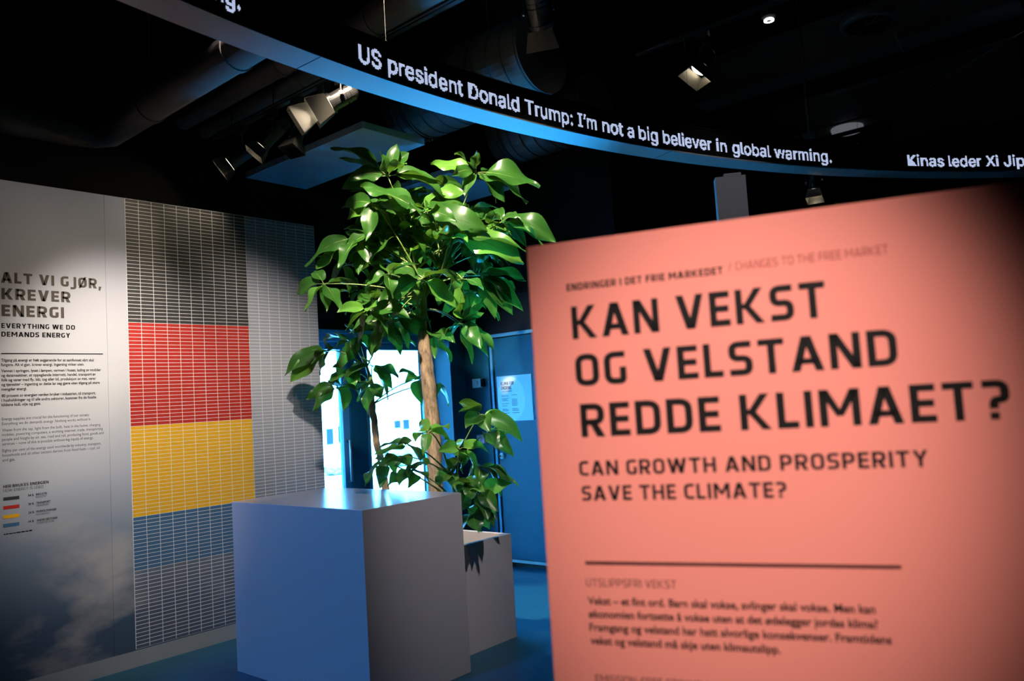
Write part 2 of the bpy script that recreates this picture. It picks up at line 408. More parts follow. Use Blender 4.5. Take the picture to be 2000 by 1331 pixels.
# back wall with the blue door
YB = 5.5
bw = MB()
bw.box((-5.351, YB, 0), (-5.045, YB+.15, 2.13), BWALL)
bw.box((XF, YB, 2.21), (-3.7, YB+.15, ZC), BLACK)
bw.box((-5.351, YB, 2.13), (-3.7, YB+.15, 2.21), BLACK)
bw.box((-5.045, YB+.06, 0), (-3.7, YB+.15, 2.13), DGAP)
struct(bw.build('wall_back'))
struct(MB().box((-3.7, YB, 0), (-3.55, 11, ZC), BLACK).build('wall_return'))
fr = MB(); fr.box((-5.012, YB-.012, 0), (-4.985, YB+.06, 2.10), FRAME); fr.box((-5.012, YB-.012, 2.10), (-3.7, YB+.06, 2.13), FRAME)
struct(fr.build('trim_2'))
bd = struct(MB().box((-4.98, YB+.0, .075), (-3.75, YB+.045, 2.09), BDOOR).build('door_2', bevel=.004))
k = MB(); kc = on(981, 891, 1, YB)
k.lathe(kc+V((0, .0, 0)), (0, -1, 0), [(0, .028), (.008, .028), (.01, .024)], WHITEP, 20); k.lathe(kc+V((0, -.01, 0)), (0, -1, 0), [(0, .012), (.02, .012)], CHROME, 16)
k.box(kc+V((-.004, -.032, -.012)), kc+V((.004, -.03, .012)), INK); k.build('lock_cylinder', bd)
MB().box((-4.98, YB-.006, .05), (-3.75, YB+.04, .075), STEEL).build('kick_strip', bd)
struct(MB().box((-5.351, YB-.012, 0), (-5.045, YB, .07), BLACK).build('baseboard_back'))
# glazed street doors
MW = V((1, 0, 0))
def glazed(name, y0, y1, stile):
    f = MB()
    f.box((XF-.10, y0, .0), (XF-.04, y0+stile, 2.10), FRAME); f.box((XF-.10, y1-stile, 0), (XF-.04, y1, 2.10), FRAME)
    f.box((XF-.10, y0+stile, 2.04), (XF-.04, y1-stile, 2.10), FRAME); f.box((XF-.10, y0+stile, 0), (XF-.04, y1-stile, .12), FRAME)
    o = struct(f.build(name, bevel=.004))
    MB().box((XF-.075, y0+stile, .12), (XF-.069, y1-stile, 2.04), GLASS).build('pane', o)
    hb = MB(); yh = y1-stile*.5
    hb.tube([(XF-.04, yh, .9), (XF+.0, yh, .9), (XF+.0, yh, 1.25), (XF-.04, yh, 1.25)], .011, STEEL, 10); hb.build('door_handle', o, smooth=True)
    return o
ym0, ym1 = on(690, 850, 0, XF).y, on(721, 850, 0, XF).y
glazed('door_1', 3.27, ym0, .07)
glazed('door_3', ym1, 5.29, .055)
struct(MB().box((XF-.12, ym0, 0), (XF-.02, ym1, 2.10), BWALL).build('trim_3'))
hd = MB(); hd.box((XF-.15, 3.25, 2.10), (XF+.03, 5.295, 2.17), FRAME); hd.box((XF-.15, 3.25, 2.17), (XF+.045, 5.48, 2.205), FRAME)
struct(hd.build('trim_4', bevel=.006))

# street outside
tag(MB().box((-40, -20, -.2), (-5.75, 40, -.1), PAVE).build('pavement'), 'bright pavement outside the glass street doors', 'pavement')
bl = thing('building', (-22, 14, -.1), 'pale building across the street seen through the glass doors', 'building')
MB().box((-26, -12, -.1), (-22, 36, 14), FACADE).build('wall', bl)
for q in ((637, 838, 652, 868), (660, 832, 674, 864), (770, 822, 783, 836), (787, 820, 800, 838), (722, 770, 728, 780), (722, 800, 728, 815)):
    a, b_ = on(q[0], q[1], 0, -21.98), on(q[2], q[3], 0, -21.98)
    f = MB(); f.box((-22.02, a.y, b_.z), (-21.97, b_.y, a.z), WIN); f.build('window', bl)
for zz in (1.6, 2.4, 4.6, 5.6):
    MB().box((-22, -12, zz), (-21.96, 36, zz+.05), mat('facade_band', (.5, .52, .52), .8)).build('band', bl)
for i, (px, py, r) in enumerate(((655, 922, .32), (785, 870, .4))):
    c = on(px, py, 0, -17); bm = bmesh.new(); bmesh.ops.create_icosphere(bm, subdivisions=3, radius=1)
    s = MB(); rr = random.Random(i); vs = []
    for v in bm.verts:
        d = 1+.16*sin(7*v.co.x+i)*cos(6*v.co.y)+rr.uniform(-.1, .1); vs.append(V((c.x, c.y, 0))+V((v.co.x*r*d, v.co.y*r*d, max(-.099, (v.co.z*d+1)*max(.3, c.z)/2-.1))))
    s.add(vs, [[v.index for v in f.verts] for f in bm.faces], HEDGE); bm.free()
    tag(s.build('shrub'), ['shrub outside the left glass door, nearest the printed wall', 'shrub outside the right glass door, between the two trunks'][i], 'shrub', 'shrubs across the street')

# ------------------------------------------------------------------ printed display wall
XW = -5.173
ew = thing('display_wall', (XW-.06, 2.2, 0), 'tall white display wall with printed sky, energy text and coloured grid chart', 'display wall')
pan = MB()
for y0, y1 in ((-.2, 2.118), (2.1195, 3.706)):
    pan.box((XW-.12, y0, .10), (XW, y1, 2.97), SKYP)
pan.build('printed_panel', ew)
MB().box((XW-.12, -.2, 0), (XW+.0008, 3.706, .10), SKIRT).build('skirting', ew)
U_, N_ = V((0, 1, 0)), V((1, 0, 0))
def wall_at(x, y): return on(x, y, 0, XW)
cy0, cyc, cys, ctop, rh = 2.249, .0857, 17, 2.968, .02384
def grid(mb, y0, cols, r0, rows, cellm, linem, lw=.0031, x=.0008):
    for c in range(cols):
        for r in range(r0, r0+rows):
            a = y0+c*cyc; z = ctop-r*rh
            mb.add([V((XW+x, a+lw/2, z-rh+lw/2)), V((XW+x, min(a+cyc-lw/2, 3.705), z-rh+lw/2)), V((XW+x, min(a+cyc-lw/2, 3.705), z-lw/2)), V((XW+x, a+lw/2, z-lw/2))], [(0, 1, 2, 3)], cellm)
    zb, zt = ctop-(r0+rows)*rh, ctop-r0*rh; ye = min(y0+cols*cyc, 3.7055)
    mb.box((XW, y0-lw/2, zb), (XW+x*.6, ye, zt), linem)
names = ['industry_block', 'transport_block', 'household_block', 'sectors_block']; r0 = 0
labs = ['black block of the grid chart', 'red block of the grid chart', 'yellow block of the grid chart', 'blue block of the grid chart']
for nmn, lb, n, cm in zip(names, labs, (34, 28, 24, 14), CELL):
    g = MB(); grid(g, cy0, 10, r0, n, cm, LINEW); o = g.build(nmn, ew); o['label'] = lb; r0 += n
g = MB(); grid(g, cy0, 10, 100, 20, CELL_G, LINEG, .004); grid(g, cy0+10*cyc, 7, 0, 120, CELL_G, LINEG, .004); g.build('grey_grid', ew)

h = MB()
def wh(s, x0, x1, yb, yt, m, T=.185):
    a = wall_at(x0, yb); b = wall_at(x1, yb); t = wall_at(x0, yt)
    put_heading(h, s, a, U_, N_, t.z-a.z, b.y-a.y, m, T)
c1 = lambda x, y: (x/3.996, 340+y/3.996)
for s, x0, x1, yb, yt, m in (('ALT VI GJØR,', 8, 790, 848, 764, INKP), ('KREVER', 12, 550, 978, 890, INKP), ('ENERGI', 12, 500, 1110, 1020, INKP)):
    wh(s, x0/3.996, x1/3.996, 340+yb/3.996, 340+yt/3.996, m, .215)
h.build('heading', ew)
h = MB()
for s, x0, x1, yb, yt in (('EVERYTHING WE DO', 10, 585, 1203, 1164), ('DEMANDS ENERGY', 10, 548, 1270, 1231)):
    wh(s, x0/3.996, x1/3.996, 340+yb/3.996, 340+yt/3.996, INK, .205)
h.build('subheading', ew)
a, b = wall_at(2, 691), wall_at(201, 691); MB().box((XW, a.y, a.z-.003), (XW+.0008, b.y, a.z+.003), INK).build('rule', ew)
def lines(rows, name, sc, ox, oy, size, m, off):
    t = MB()
    for s, x0, x1, yb in rows:
        a = wall_at(ox+x0/sc, oy+yb/sc); b = wall_at(ox+x1/sc, oy+yb/sc)
        put_text(t, s, a, U_, N_, size, b.y-a.y, m, off)
    return t.build(name, ew)
lines((('Tilgang på energi er helt avgjørende for at samfunnet vårt skal', 10, 975, 195), ('fungere. Alt vi gjør, krever energi. Ingenting virker uten.', 10, 875, 242),
 ('Vannet i springen, lyset i lampen, varmen i huset, lading av mobiler', 12, 1050, 306), ('og datamaskiner, et oppegående internett, handel, transport av', 12, 995, 354),
 ('folk og varer med fly, båt, tog eller bil, produksjon av mat, varer', 14, 997, 402), ('og tjenester – ingenting av dette lar seg gjøre uten tilgang på store', 14, 1037, 449), ('mengder energi.', 15, 280, 498),
 ('80 prosent av energien verden bruker i industrien, til transport,', 16, 995, 566), ('i husholdninger og til alle andre sektorer, kommer fra de fossile', 16, 1000, 613), ('kildene kull, olje og gass.', 16, 425, 660)), 'norwegian_text', 5.323, 0, 670, .0235, INK, .022)
lines((('Energy supplies are crucial for the functioning of our society.', 20, 932, 808), ('Everything we do demands energy. Nothing works without it.', 20, 946, 857),
 ('Water from the tap, light from the bulb, heat in the home, charging', 22, 1045, 925), ('mobiles, powering computers, a working internet, trade, transporting', 22, 1070, 972),
 ('people and freight by air, sea, road and rail, producing food, goods and', 22, 1078, 1021), ('services – none of this is possible without big inputs of energy.', 23, 972, 1068),
 ('Eighty per cent of the energy used worldwide by industry, transport,', 25, 1052, 1138), ('households and all other sectors derives from fossil fuels – coal, oil', 25, 1038, 1186), ('and gas.', 25, 158, 1236)), 'english_text', 5.323, 0, 670, .0235, INKL, -.004)
h = MB(); q = lambda x: x/6.667; qy = lambda y: 920+y/6.667
wh('HER BRUKES ENERGIEN', q(42), q(635), qy(228), qy(190), INK, .19); wh('HOW ENERGY IS USED', q(42), q(565), qy(280), qy(244), INKL, .10)
h.build('legend_heading', ew)
lines((('34 %', 365, 440, 337), ('INDUSTRI', 468, 612, 322), ('28 %', 367, 441, 449), ('TRANSPORT', 472, 657, 434), ('24 %', 370, 445, 562), ('HUSHOLDNINGER', 472, 736, 546), ('14 %', 371, 441, 677), ('ANDRE SEKTORER', 478, 752, 661)), 'legend_text', 6.667, 0, 920, .017, INK, .022)
lines((('INDUSTRY', 468, 606, 358), ('TRANSPORT', 470, 642, 470), ('HOUSEHOLD', 472, 648, 584), ('OTHER SECTORS', 478, 706, 698)), 'legend_text', 6.667, 0, 920, .017, INKL, -.004)
for (y0, y1), cm, lb in zip(((350, 392), (464, 508), (583, 630), (696, 741)), CELL, ('black legend swatch', 'red legend swatch', 'yellow legend swatch', 'blue legend swatch')):
    a = wall_at(q(42), qy(y0)); b = wall_at(q(252), qy(y0)); c = wall_at(q(42), qy(y1))
    o = MB().box((XW, a.y, c.z), (XW+.0008, b.y, a.z), cm).build('legend_swatch', ew); o['label'] = lb
a = wall_at(q(50), qy(838)); b = wall_at(q(420), qy(838)); sr = MB(); x = a.y; rr = random.Random(3)
while x < b.y-.004:
    l = rr.uniform(.004, .022); sr.box((XW, x, a.z), (XW+.0006, min(x+l, b.y), a.z+rr.uniform(.005, .0075)), INK); x += l+.003
sr.build('source_line', ew)

# ------------------------------------------------------------------ salmon information panel close to the camera
KA = .3513187; PU = V((cos(KA), sin(KA), 0)); PN = V((sin(KA), -cos(KA), 0)); P0 = V((-1.06377, 1.30118, 0))
ip = thing('information_panel', P0+PU*.55-PN*.02, 'large salmon pink information panel with black heading text close in front', 'sign')
pm = MB(); pm.obox(P0+PU*.6-PN*.025+V((0, 0, .913)), (PU, PN, V((0, 0, 1))), (.6, .025, .913), PINK)
pm.build('panel', ip, bevel=.002)
def ph(s, u0, u1, z, cap, m, T, name=None, mb=None):
    if not mb and ' ' in s and cap > .02:
        W_ = heading(s, T)[1]; done = ''
        for w in s.split(' '):
            o_ = heading(done+w, T)[1]-heading(w, T)[1]; k_ = (u1-u0)/W_
            ph(w, u0+o_*k_, u0+(o_+heading(w, T)[1])*k_, z, cap, m, T, name.replace('line', 'word')); done += w+' '
        return
    t = mb or MB(); put_heading(t, s, P0+PU*u0+V((0, 0, z)), PU, PN, cap, u1-u0, m, T)
    if not mb: t.build(name, ip)
    return t
for a_ in (('KAN VEKST', .089, .581, 1.620, .068), ('OG VELSTAND', .090, .693, 1.522, .066), ('REDDE KLIMAET?', .094, .860, 1.4175, .068)): ph(*a_, INK, .185, 'heading_line')
for a_ in (('CAN GROWTH AND PROSPERITY', .084, .725, 1.3395, .0295), ('SAVE THE CLIMATE?', .086, .483, 1.289, .0295)): ph(*a_, INK, .185, 'subheading_line')
MINK = mat('thin_print_on_salmon', (.36, .075, .065), .6, spec=.1)
t = MB(); ph('ENDRINGER I DET FRIE MARKEDET', .083, .401, 1.7215, .0148, INK, .20, mb=t); ph('/ CHANGES TO THE FREE MARKET', .411, .694, 1.7255, .0165, MINK, .12, mb=t); t.build('kicker_line', ip)
MB().obox(P0+PU*.374+V((0, 0, 1.164))+PN*.0004, (PU, PN, V((0, 0, 1))), (.291, .0004, .0033), mat('rule_ink', (.10, .02, .02), .6)).build('rule', ip)
GINK = mat('grey_print_on_salmon', (.14, .035, .03), .6)
ph('UTSLIPPSFRI VEKST', .082, .264, 1.117, .0155, GINK, .13, 'section_title'); ph('EMISSION-FREE GROWTH', .088, .31, .928, .0155, GINK, .13, 'section_title')
t = MB()
for i, (s, u1) in enumerate((('Vekst – et fint ord. Barn skal vokse, avlinger skal vokse. Men kan', .616), ('økonomien fortsette å vokse uten at det ødelegger jordas klima?', .618), ('Framgang og velstand har hatt alvorlige konsekvenser. Framtidens', .638), ('vekst og velstand må skje uten klimautslipp.', .448))):
    put_text(t, s, P0+PU*.083+V((0, 0, 1.0815-.0262*i)), PU, PN, .0215, u1-.083, INK, .024)
t.build('body_text', ip)

# ------------------------------------------------------------------ plinth and planter
pl = MB(); pl.box((-4.513, 2.552, 0), (-3.262, 3.262, 1.0), PLINTH)
tag(pl.build('plinth', bevel=.0025), 'large pale grey box plinth with shiny top in front of the tree', 'plinth')
px0, px1, py0, py1, pz = -4.65, -3.475, 3.33, 3.905, .65
po = MB(); th = .03
po.box((px0, py0, 0), (px1, py0+th, pz), POT); po.box((px0, py1-th, 0), (px1, py1, pz), POT)
po.box((px0, py0+th, 0), (px0+th, py1-th, pz), POT); po.box((px1-th, py0+th, 0), (px1, py1-th, pz), POT)
pr = thing('planter', ((px0+px1)/2, (py0+py1)/2, 0), 'grey rectangular planter box behind the plinth holding the trees', 'planter')
po.build('box', pr)
sv, sf = [], []; nx, ny = 24, 12
for i in range(nx+1):
    for j in range(ny+1):
        sv.append(V((px0+th+(px1-px0-2*th)*i/nx, py0+th+(py1-py0-2*th)*j/ny, .55+random.uniform(-.012, .012))))
for i in range(nx):
    for j in range(ny):
        k0 = i*(ny+1)+j; sf.append((k0, k0+ny+1, k0+ny+2, k0+1))
o = MB().add(sv, sf, SOIL).build('soil', pr, smooth=True)

# ------------------------------------------------------------------ trees
def bez(a, b, c, t): return a*(1-t)**2+b*(2*t*(1-t))+c*t*t
def blade(mb, H, T, wid, m, rng, droop):
    ax = T-H; L = ax.length
    side0 = ax.cross(V((0, 0, 1))); side0 = side0.normalized() if side0.length > 1e-3 else V((1, 0, 0))
    C = H+ax*.5+V((0, 0, 1))*L*droop+side0*rng.uniform(-.12, .12)*L
    nl, nw = 14, 6; vs = []; fs = []
    st = .14
    roll = rng.uniform(-.6, .6); ph = rng.uniform(0, 6.28); fold = rng.uniform(.05, .45); wav = rng.uniform(.06, .20); tw = rng.uniform(-1.1, 1.1)
    view = (CAM-H).normalized()
    for i in range(nl+1):
        s = i/nl; t = st+(1-st)*s
        p = bez(H, C, T, t); d = (bez(H, C, T, min(1, t+.02))-bez(H, C, T, max(0, t-.02))).normalized()
        n0 = (V((0, 0, 1))*.75+view*.65); n0 = (n0-d*n0.dot(d)).normalized()
        q = Quaternion(d, roll+tw*s); n1 = q @ n0; sd = d.cross(n1)
        w = wid*L*.5*(max(0, sin(pi*min(1, s**.82)))**.72)*(1-.35*s*s)
        if s > .86: w = min(w, wid*L*.5*((1-s)/.14)*.36+.0008)
        for j in range(nw+1):
            e = -1+2*j/nw
            off = sd*(e*w)+n1*(fold*abs(e)*w + wav*L*.35*(e*e)*sin(s*9.5+ph+(1.3 if e > 0 else 0)))
            vs.append(p+off)
    for i in range(nl):
        for j in range(nw):
            k = i*(nw+1)+j; fs.append((k, k+1, k+nw+2, k+nw+1))
    mb.add(vs, fs, m)
    # midrib and stalk
    pts = [bez(H, C, T, t) for t in (0, st*.5, st, .35, .55, .75)]
    mb.tube(pts, [.0032, .0028, .0026, .0022, .0016, .0008], STEM, 5)
def compound(root, base, hub, tips, depth, rng, young=False, wid=.46):
    mb = MB(); H = at(*hub, depth); B = V(base)
    mid = (B+H)/2+V((0, 0, .06))
    for tp in tips:
        dx, dy = (tp[0]-hub[0])/FPX*depth, (tp[1]-hub[1])/FPX*depth; pl_ = math.hypot(dx, dy)
        want = rng.uniform(.22, .30); dz = math.sqrt(max(0, want*want-pl_*pl_)) if pl_ < want else 0
        dz = min(dz, .20)*rng.choice((-1, -1, 1))*rng.uniform(.6, 1)
        T = at(*tp, depth+dz)
        drop = .10+.22*max(0, -(T-H).normalized().z)*.3+rng.uniform(.0, .14)
        wd = wid*rng.uniform(.88, 1.12)*(1.25 if pl_ < .14 else 1)
        blade(mb, H, T, wd, LEAFY if (young or rng.random() < .14) else LEAF, rng, drop)
    o = mb.build('leaf', root, smooth=True)
    MB().tube([bez(B, mid, H, t/6) for t in range(7)], [.0058-.0004*i for i in range(7)], STEM, 6).build('petiole', o, smooth=True)
def A(x, y): return (580+x/3.327, 280+y/3.327)
def Bc(x, y): return (540+x/3.169, 560+y/3.169)
def trunk(root, pts, rads, seed, name='trunk'):
    rng = random.Random(seed); P = []; r_ = []
    for i in range(len(pts)-1):
        for t in range(8):
            P.append(pts[i].lerp(pts[i+1], t/8)+V((rng.uniform(-.004, .004), rng.uniform(-.004, .004), 0))); r_.append((rads[i]*(1-t/8)+rads[i+1]*t/8)*rng.uniform(.95, 1.06))
    P.append(pts[-1]); r_.append(rads[-1]*.9)
    return MB().tube(P, r_, BARK, 18).build(name, root, smooth=True)
rng = random.Random(11)
YT = 3.62
b0 = on(853, 985, 1, YT)
base = V((b0.x+.012, YT, .53))
tpts = [base, on(850, 930, 1, YT), on(846, 840, 1, YT), on(836, 740, 1, YT), on(826, 648, 1, YT)]
DM = (tpts[-1]-CAM).dot(FW)
mt = thing('umbrella_tree', (base.x, base.y, .54), 'tall umbrella tree with thick pale brown trunk and big glossy leaves', 'tree')
trunk(mt, tpts, [.052, .049, .047, .046, .042], 2)
crown = MB(); top = tpts[-1]
st1 = [top-V((0, 0, .03)), at(*A(825, 1080), DM), at(*A(825, 1000), DM), at(*A(850, 900), DM)]
crown.tube(st1, [.026, .022, .018, .010], STEM, 10)
st2 = [at(*A(825, 1030), DM), at(*A(780, 820), DM+.02), at(*A(740, 640), DM+.04), at(*A(630, 400), DM+.02)]
crown.tube(st2, [.013, .011, .009, .004], STEM, 8)
st3 = [at(*A(828, 1000), DM), at(*A(940, 840), DM-.02), at(*A(1020, 620), DM-.05)]
crown.tube(st3, [.014, .010, .005], STEM, 8)
crown.build('stem', mt, smooth=True)
def node(k):
    P = [st1[1], st1[2], st1[2].lerp(st1[3], .5), st2[1], st2[2], st3[1]][k]; return P
T_ = lambda *l: [A(*p) for p in l]
HUBS = [
 ((590,215), .0, 4, T_((218,38),(272,102),(290,300),(345,240),(545,48),(650,2),(728,60),(955,340),(925,245),(718,128))),
 ((1165,190), .08, 5, T_((868,140),(1022,62),(1170,50),(1395,218),(1572,295),(1498,388),(1008,215),(1090,352),(1352,388),(1300,385))),
 ((820,455), -.18, 4, T_((412,285),(562,395),(725,422),(858,400),(900,340),(1045,512),(1088,400),(1240,572))),
 ((1335,510), .05, 5, T_((1270,455),(1388,632),(1520,580),(1682,645),(1612,668),(1490,672),(1245,560),(1440,475))),
 ((1010,612), -.15, 5, T_((1150,572),(1165,738),(1490,700),(1478,782),(1110,640),(900,590))),
 ((385,620), .04, 3, T_((655,545),(355,560),(52,802),(132,822),(265,812),(610,762),(490,800),(530,520))),
 ((600,850), -.2, 1, T_((455,948),(620,1012),(690,775),(560,815),(790,790))),
 ((175,915), -.08, 1, T_((0,985),(58,1095),(190,1102),(282,1085),(392,938),(110,830))),
 ((1190,860), .0, 2, T_((1490,895),(1468,1092),(1330,1060),(1402,1118),(1290,1142),(1272,800),(1060,875))),
 ((1080,885), -.2, 5, T_((1045,1112),(985,960),(1210,960))),
 ((1060,1165), -.1, 0, T_((950,1300),(1285,1335),(1195,1335),(1215,1105),(1212,1010),(1050,1040))),
 ((500,1030), .1, 0, T_((308,1110),(410,1192),(580,1262),(700,1130),(520,958),(390,1010))),
 ((740,1080), .12, 0, T_((600,1250),(690,1272),(640,1010),(540,1130),(840,1230))),
 ((730,480), .12, 4, T_((510,508),(378,612),(620,602),(930,598),(888,518),(650,440),(360,560))),
 ((870,700), .1, 3, T_((740,700),(980,742),(920,580),(800,782),(905,822),(1005,802),(700,640))),
 ((1240,720), .1, 5, T_((1120,762),(1100,690),(1350,830),(1180,850),(1400,745),(1290,640))),
 ((330,790), .1, 3, T_((205,720),(482,882),(340,1000),(120,735),(225,900),(450,720))),
 ((960,960), .1, 2, T_((1000,1082),(870,868),(1132,960),(920,1062),(800,900))),
 ((700,930), .06, 1, T_((560,990),(640,862),(520,1060),(782,1002),(842,862),(600,930))),
 ((1150,560), .2, 5, T_((1010,500),(1312,600),(1420,672),(1258,478),(1080,470))),
 ((440,700), .16, 3, T_((300,660),(560,620),(400,860),(560,830),(270,740))),
 ((960,290), .25, 5, T_((880,230),(1000,330),(1040,250),(900,370),(1080,300))),
 ((560,700), .22, 3, T_((680,600),(480,620),(640,830),(520,860),(740,760))),
 ((420,960), .2, 1, T_((300,880),(340,1080),(520,880),(480,1090),(240,980))),
]
for hb, dd, kn, tips in HUBS: compound(mt, node(kn), A(*hb), tips, DM+dd, rng)
# more leaves filling the crown
rf = random.Random(23)
for k in range(26):
    a_ = rf.uniform(0, 2*pi); q = math.sqrt(rf.uniform(.05, 1)); hx, hy = 808+165*q*cos(a_), 505+140*q*sin(a_)
    if hy > 560 and 780 < hx < 880: hy -= 70
    n_ = rf.choice((5, 6, 7)); o_ = rf.uniform(0, 6.28); tips = []
    for i in range(n_):
        b_ = o_+2*pi*i/n_+rf.uniform(-.25, .25); l_ = rf.uniform(48, 88)
        tips.append((hx+l_*cos(b_), hy+l_*.62*sin(b_)+26))
    compound(mt, node(rf.choice((1, 2, 3, 4, 5))), (hx, hy), tips, DM+rf.uniform(-.22, .42), rf)
# small tree
YS = 3.72
tb = on(757, 985, 1, YS)
sp = [V((tb.x+.03, YS, .53)), on(750, 930, 1, YS), on(735, 860, 1, YS), on(726, 786, 1, YS)]
DS = (sp[-1]-CAM).dot(FW)
stt = thing('umbrella_tree', (sp[0].x, YS, .54), 'smaller umbrella tree with thin dark trunk against the bright glass doors', 'tree')
trunk(stt, sp, [.03, .027, .024, .026], 5)
s2 = [sp[-1]-V((0, 0, .02)), at(*Bc(590, 600), DS), at(*Bc(560, 500), DS), at(*Bc(480, 350), DS)]
MB().tube(s2, [.022, .015, .010, .005], STEM, 8).build('stem', stt, smooth=True)
T2 = lambda *l: [Bc(*p) for p in l]
for hb, dd, kn, tips in [
 ((330,395), .0, 2, T2((48,552),(85,592),(265,548),(300,330),(215,480))),
 ((465,345), .05, 2, T2((310,415),(380,560),(440,470),(530,360),(300,330),(360,290))),
 ((500,310), .08, 2, T2((600,432),(490,435),(612,345),(655,255),(420,240))),
 ((590,490), .0, 1, T2((722,640),(690,702),(755,572),(520,440),(470,505),(405,600))),
 ((385,628), -.1, 1, T2((178,702),(222,778),(335,588),(512,662),(420,770),(310,600))),
 ((590,600), -.06, 1, T2((565,812),(500,715),(492,640),(640,690))),
 ((880,572), -.08, 0, T2((757,535),(800,592),(905,732))),
 ((985,600), .0, 0, T2((1066,742),(1000,690))),
 ((700,270), .0, 2, T2((600,330),(770,425),(860,375),(640,230),(730,340))),
 ((440,520), .08, 1, T2((345,500),(560,500),(480,620),(330,600),(520,590)))]:
    compound(stt, s2[min(kn, 3)] if kn else s2[0], Bc(*hb), tips, DS+dd, rng)
compound(mt, node(0), Bc(960,290), T2((1085,468),(985,450),(1110,350),(1000,330)), DM+.06, rng)
compound(mt, node(0), Bc(1130,235), T2((1070,330),(1215,480),(1310,440),(1290,350)), DM-.05, rng)
# low shoots at the foot
YL = 3.5
lb = V((on(880, 1000, 1, YL).x, YL, .53)); DL = (lb-CAM).dot(FW)
sh = thing('umbrella_tree_shoot', (lb.x, lb.y, .54), 'low young shoots with arching leaves at the foot of the thick trunk', 'plant')
ls = [lb, at(893, 985, DL), at(880, 930, DL), at(868, 890, DL)]
MB().tube(ls, [.016, .013, .010, .006], STEM, 8).build('stem', sh, smooth=True)
for hb, dd, kn, tips, yg in [
 ((1262,792), -.05, 2, T2((1128,716),(1128,778),(1425,912),(1528,962),(1332,905),(1172,882)), 0),
 ((1300,905), -.02, 2, T2((1466,1052),(1362,1018),(1400,930)), 0),
 ((1130,1008), -.12, 1, T2((1000,1022),(1152,1158),(1268,1188),(1322,1032),(1110,975)), 1),
 ((1265,1110), -.05, 1, T2((1492,1238),(1382,1298),(1170,1240),(1262,1240)), 0),
 ((945,903), -.16, 3, T2((885,858),(1072,948),(1068,884),(905,1052),(862,962)), 1),
 ((830,985), -.1, 2, T2((608,1045),(640,1002),(750,968),(900,1110)), 0),
 ((760,1050), -.08, 2, T2((745,1172),(828,1120),(640,1110)), 0),
 ((655,1080), .0, 1, T2((545,1232),(640,1255),(690,1050)), 0),
 ((850,1140), -.08, 1, T2((690,1242),(942,1212),(812,1250),(925,1110),(760,1235)), 0),
 ((1080,1150), .0, 1, T2((1010,1240),(1110,1262),(1000,1140),(1120,1080)), 0),
 ((1180,1230), -.1, 1, T2((1120,1290),(1290,1272),(1210,1320),(1090,1215)), 0)]:
    compound(sh, ls[kn], Bc(*hb), tips, DL+dd, rng, young=bool(yg))
for hb, tips in (((928,968), [(892,1008),(976,1002),(938,1040),(966,1030),(903,958),(1000,945),(955,1020)]), ((922,1002), [(904,1034),(956,1036),(972,1016),(935,1042)]), ((905,940), [(940,985),(900,985),(935,950)])):
    compound(sh, ls[1], hb, tips, DL-.06, rng)

# ------------------------------------------------------------------ LED ticker ring
RC, RR, RZ, RH, RW = V((4.87518, 2.46667)), 7.750, 3.10, .200, .17
ring = thing('ticker_ring', (RC.x, RC.y, RZ), 'huge curved black ticker ring with white scrolling text hung overhead', 'ticker display')
a0, a1, NS = R(212), R(77), 260
def rp(r, a, z): return V((RC.x+r*cos(a), RC.y+r*sin(a), z))
def sweep(prof, m):
    mb = MB(); n = len(prof); vs = []; fs = []
    for i in range(NS+1):
        a = a0+(a1-a0)*i/NS
        vs += [rp(r, a, z) for r, z in prof]
    for i in range(NS):
        for j in range(n):
            k = (j+1) % n; fs.append((i*n+j, i*n+k, (i+1)*n+k, (i+1)*n+j))
    fs.append(tuple(range(n))[::-1]); fs.append(tuple(NS*n+j for j in range(n)))
    return mb.add(vs, fs, m)
z0, z1 = RZ, RZ+RH
sweep([(RR+.004, z0+.012), (RR+RW, z0+.012), (RR+RW, z1-.004), (RR+.004, z1-.004)], LEDBACK).build('display_face', ring)
sweep([(RR-.004, z0), (RR+RW+.003, z0), (RR+RW+.003, z0+.012), (RR+.004, z0+.012), (RR-.004, z0+.008)], PLATE).build('underside_plate', ring)
sweep([(RR-.004, z1-.006), (RR+RW+.003, z1-.004), (RR+RW+.003, z1), (RR-.004, z1)], RIM).build('top_rim', ring)
for pxm in (588, 1300, 1900):
    d = on(pxm, 130 if pxm < 700 else 300, 2, RZ); a = math.atan2(d.y-RC.y, d.x-RC.x)
    MB().bar(rp(RR-.002, a, z0-.0006), rp(RR+RW, a, z0-.0006), .004, INK, .001).build('seam', ring)
def px_angle(x, y):
    d = ray(x, y); o = V((CAM.x-RC.x, CAM.y-RC.y)); dd = V((d.x, d.y))
    aa = dd.dot(dd); bb = o.dot(dd); cc = o.dot(o)-RR*RR; t = (-bb+math.sqrt(bb*bb-aa*cc))/aa
    p = CAM+d*t; return math.atan2(p.y-RC.y, p.x-RC.x) % (2*pi)
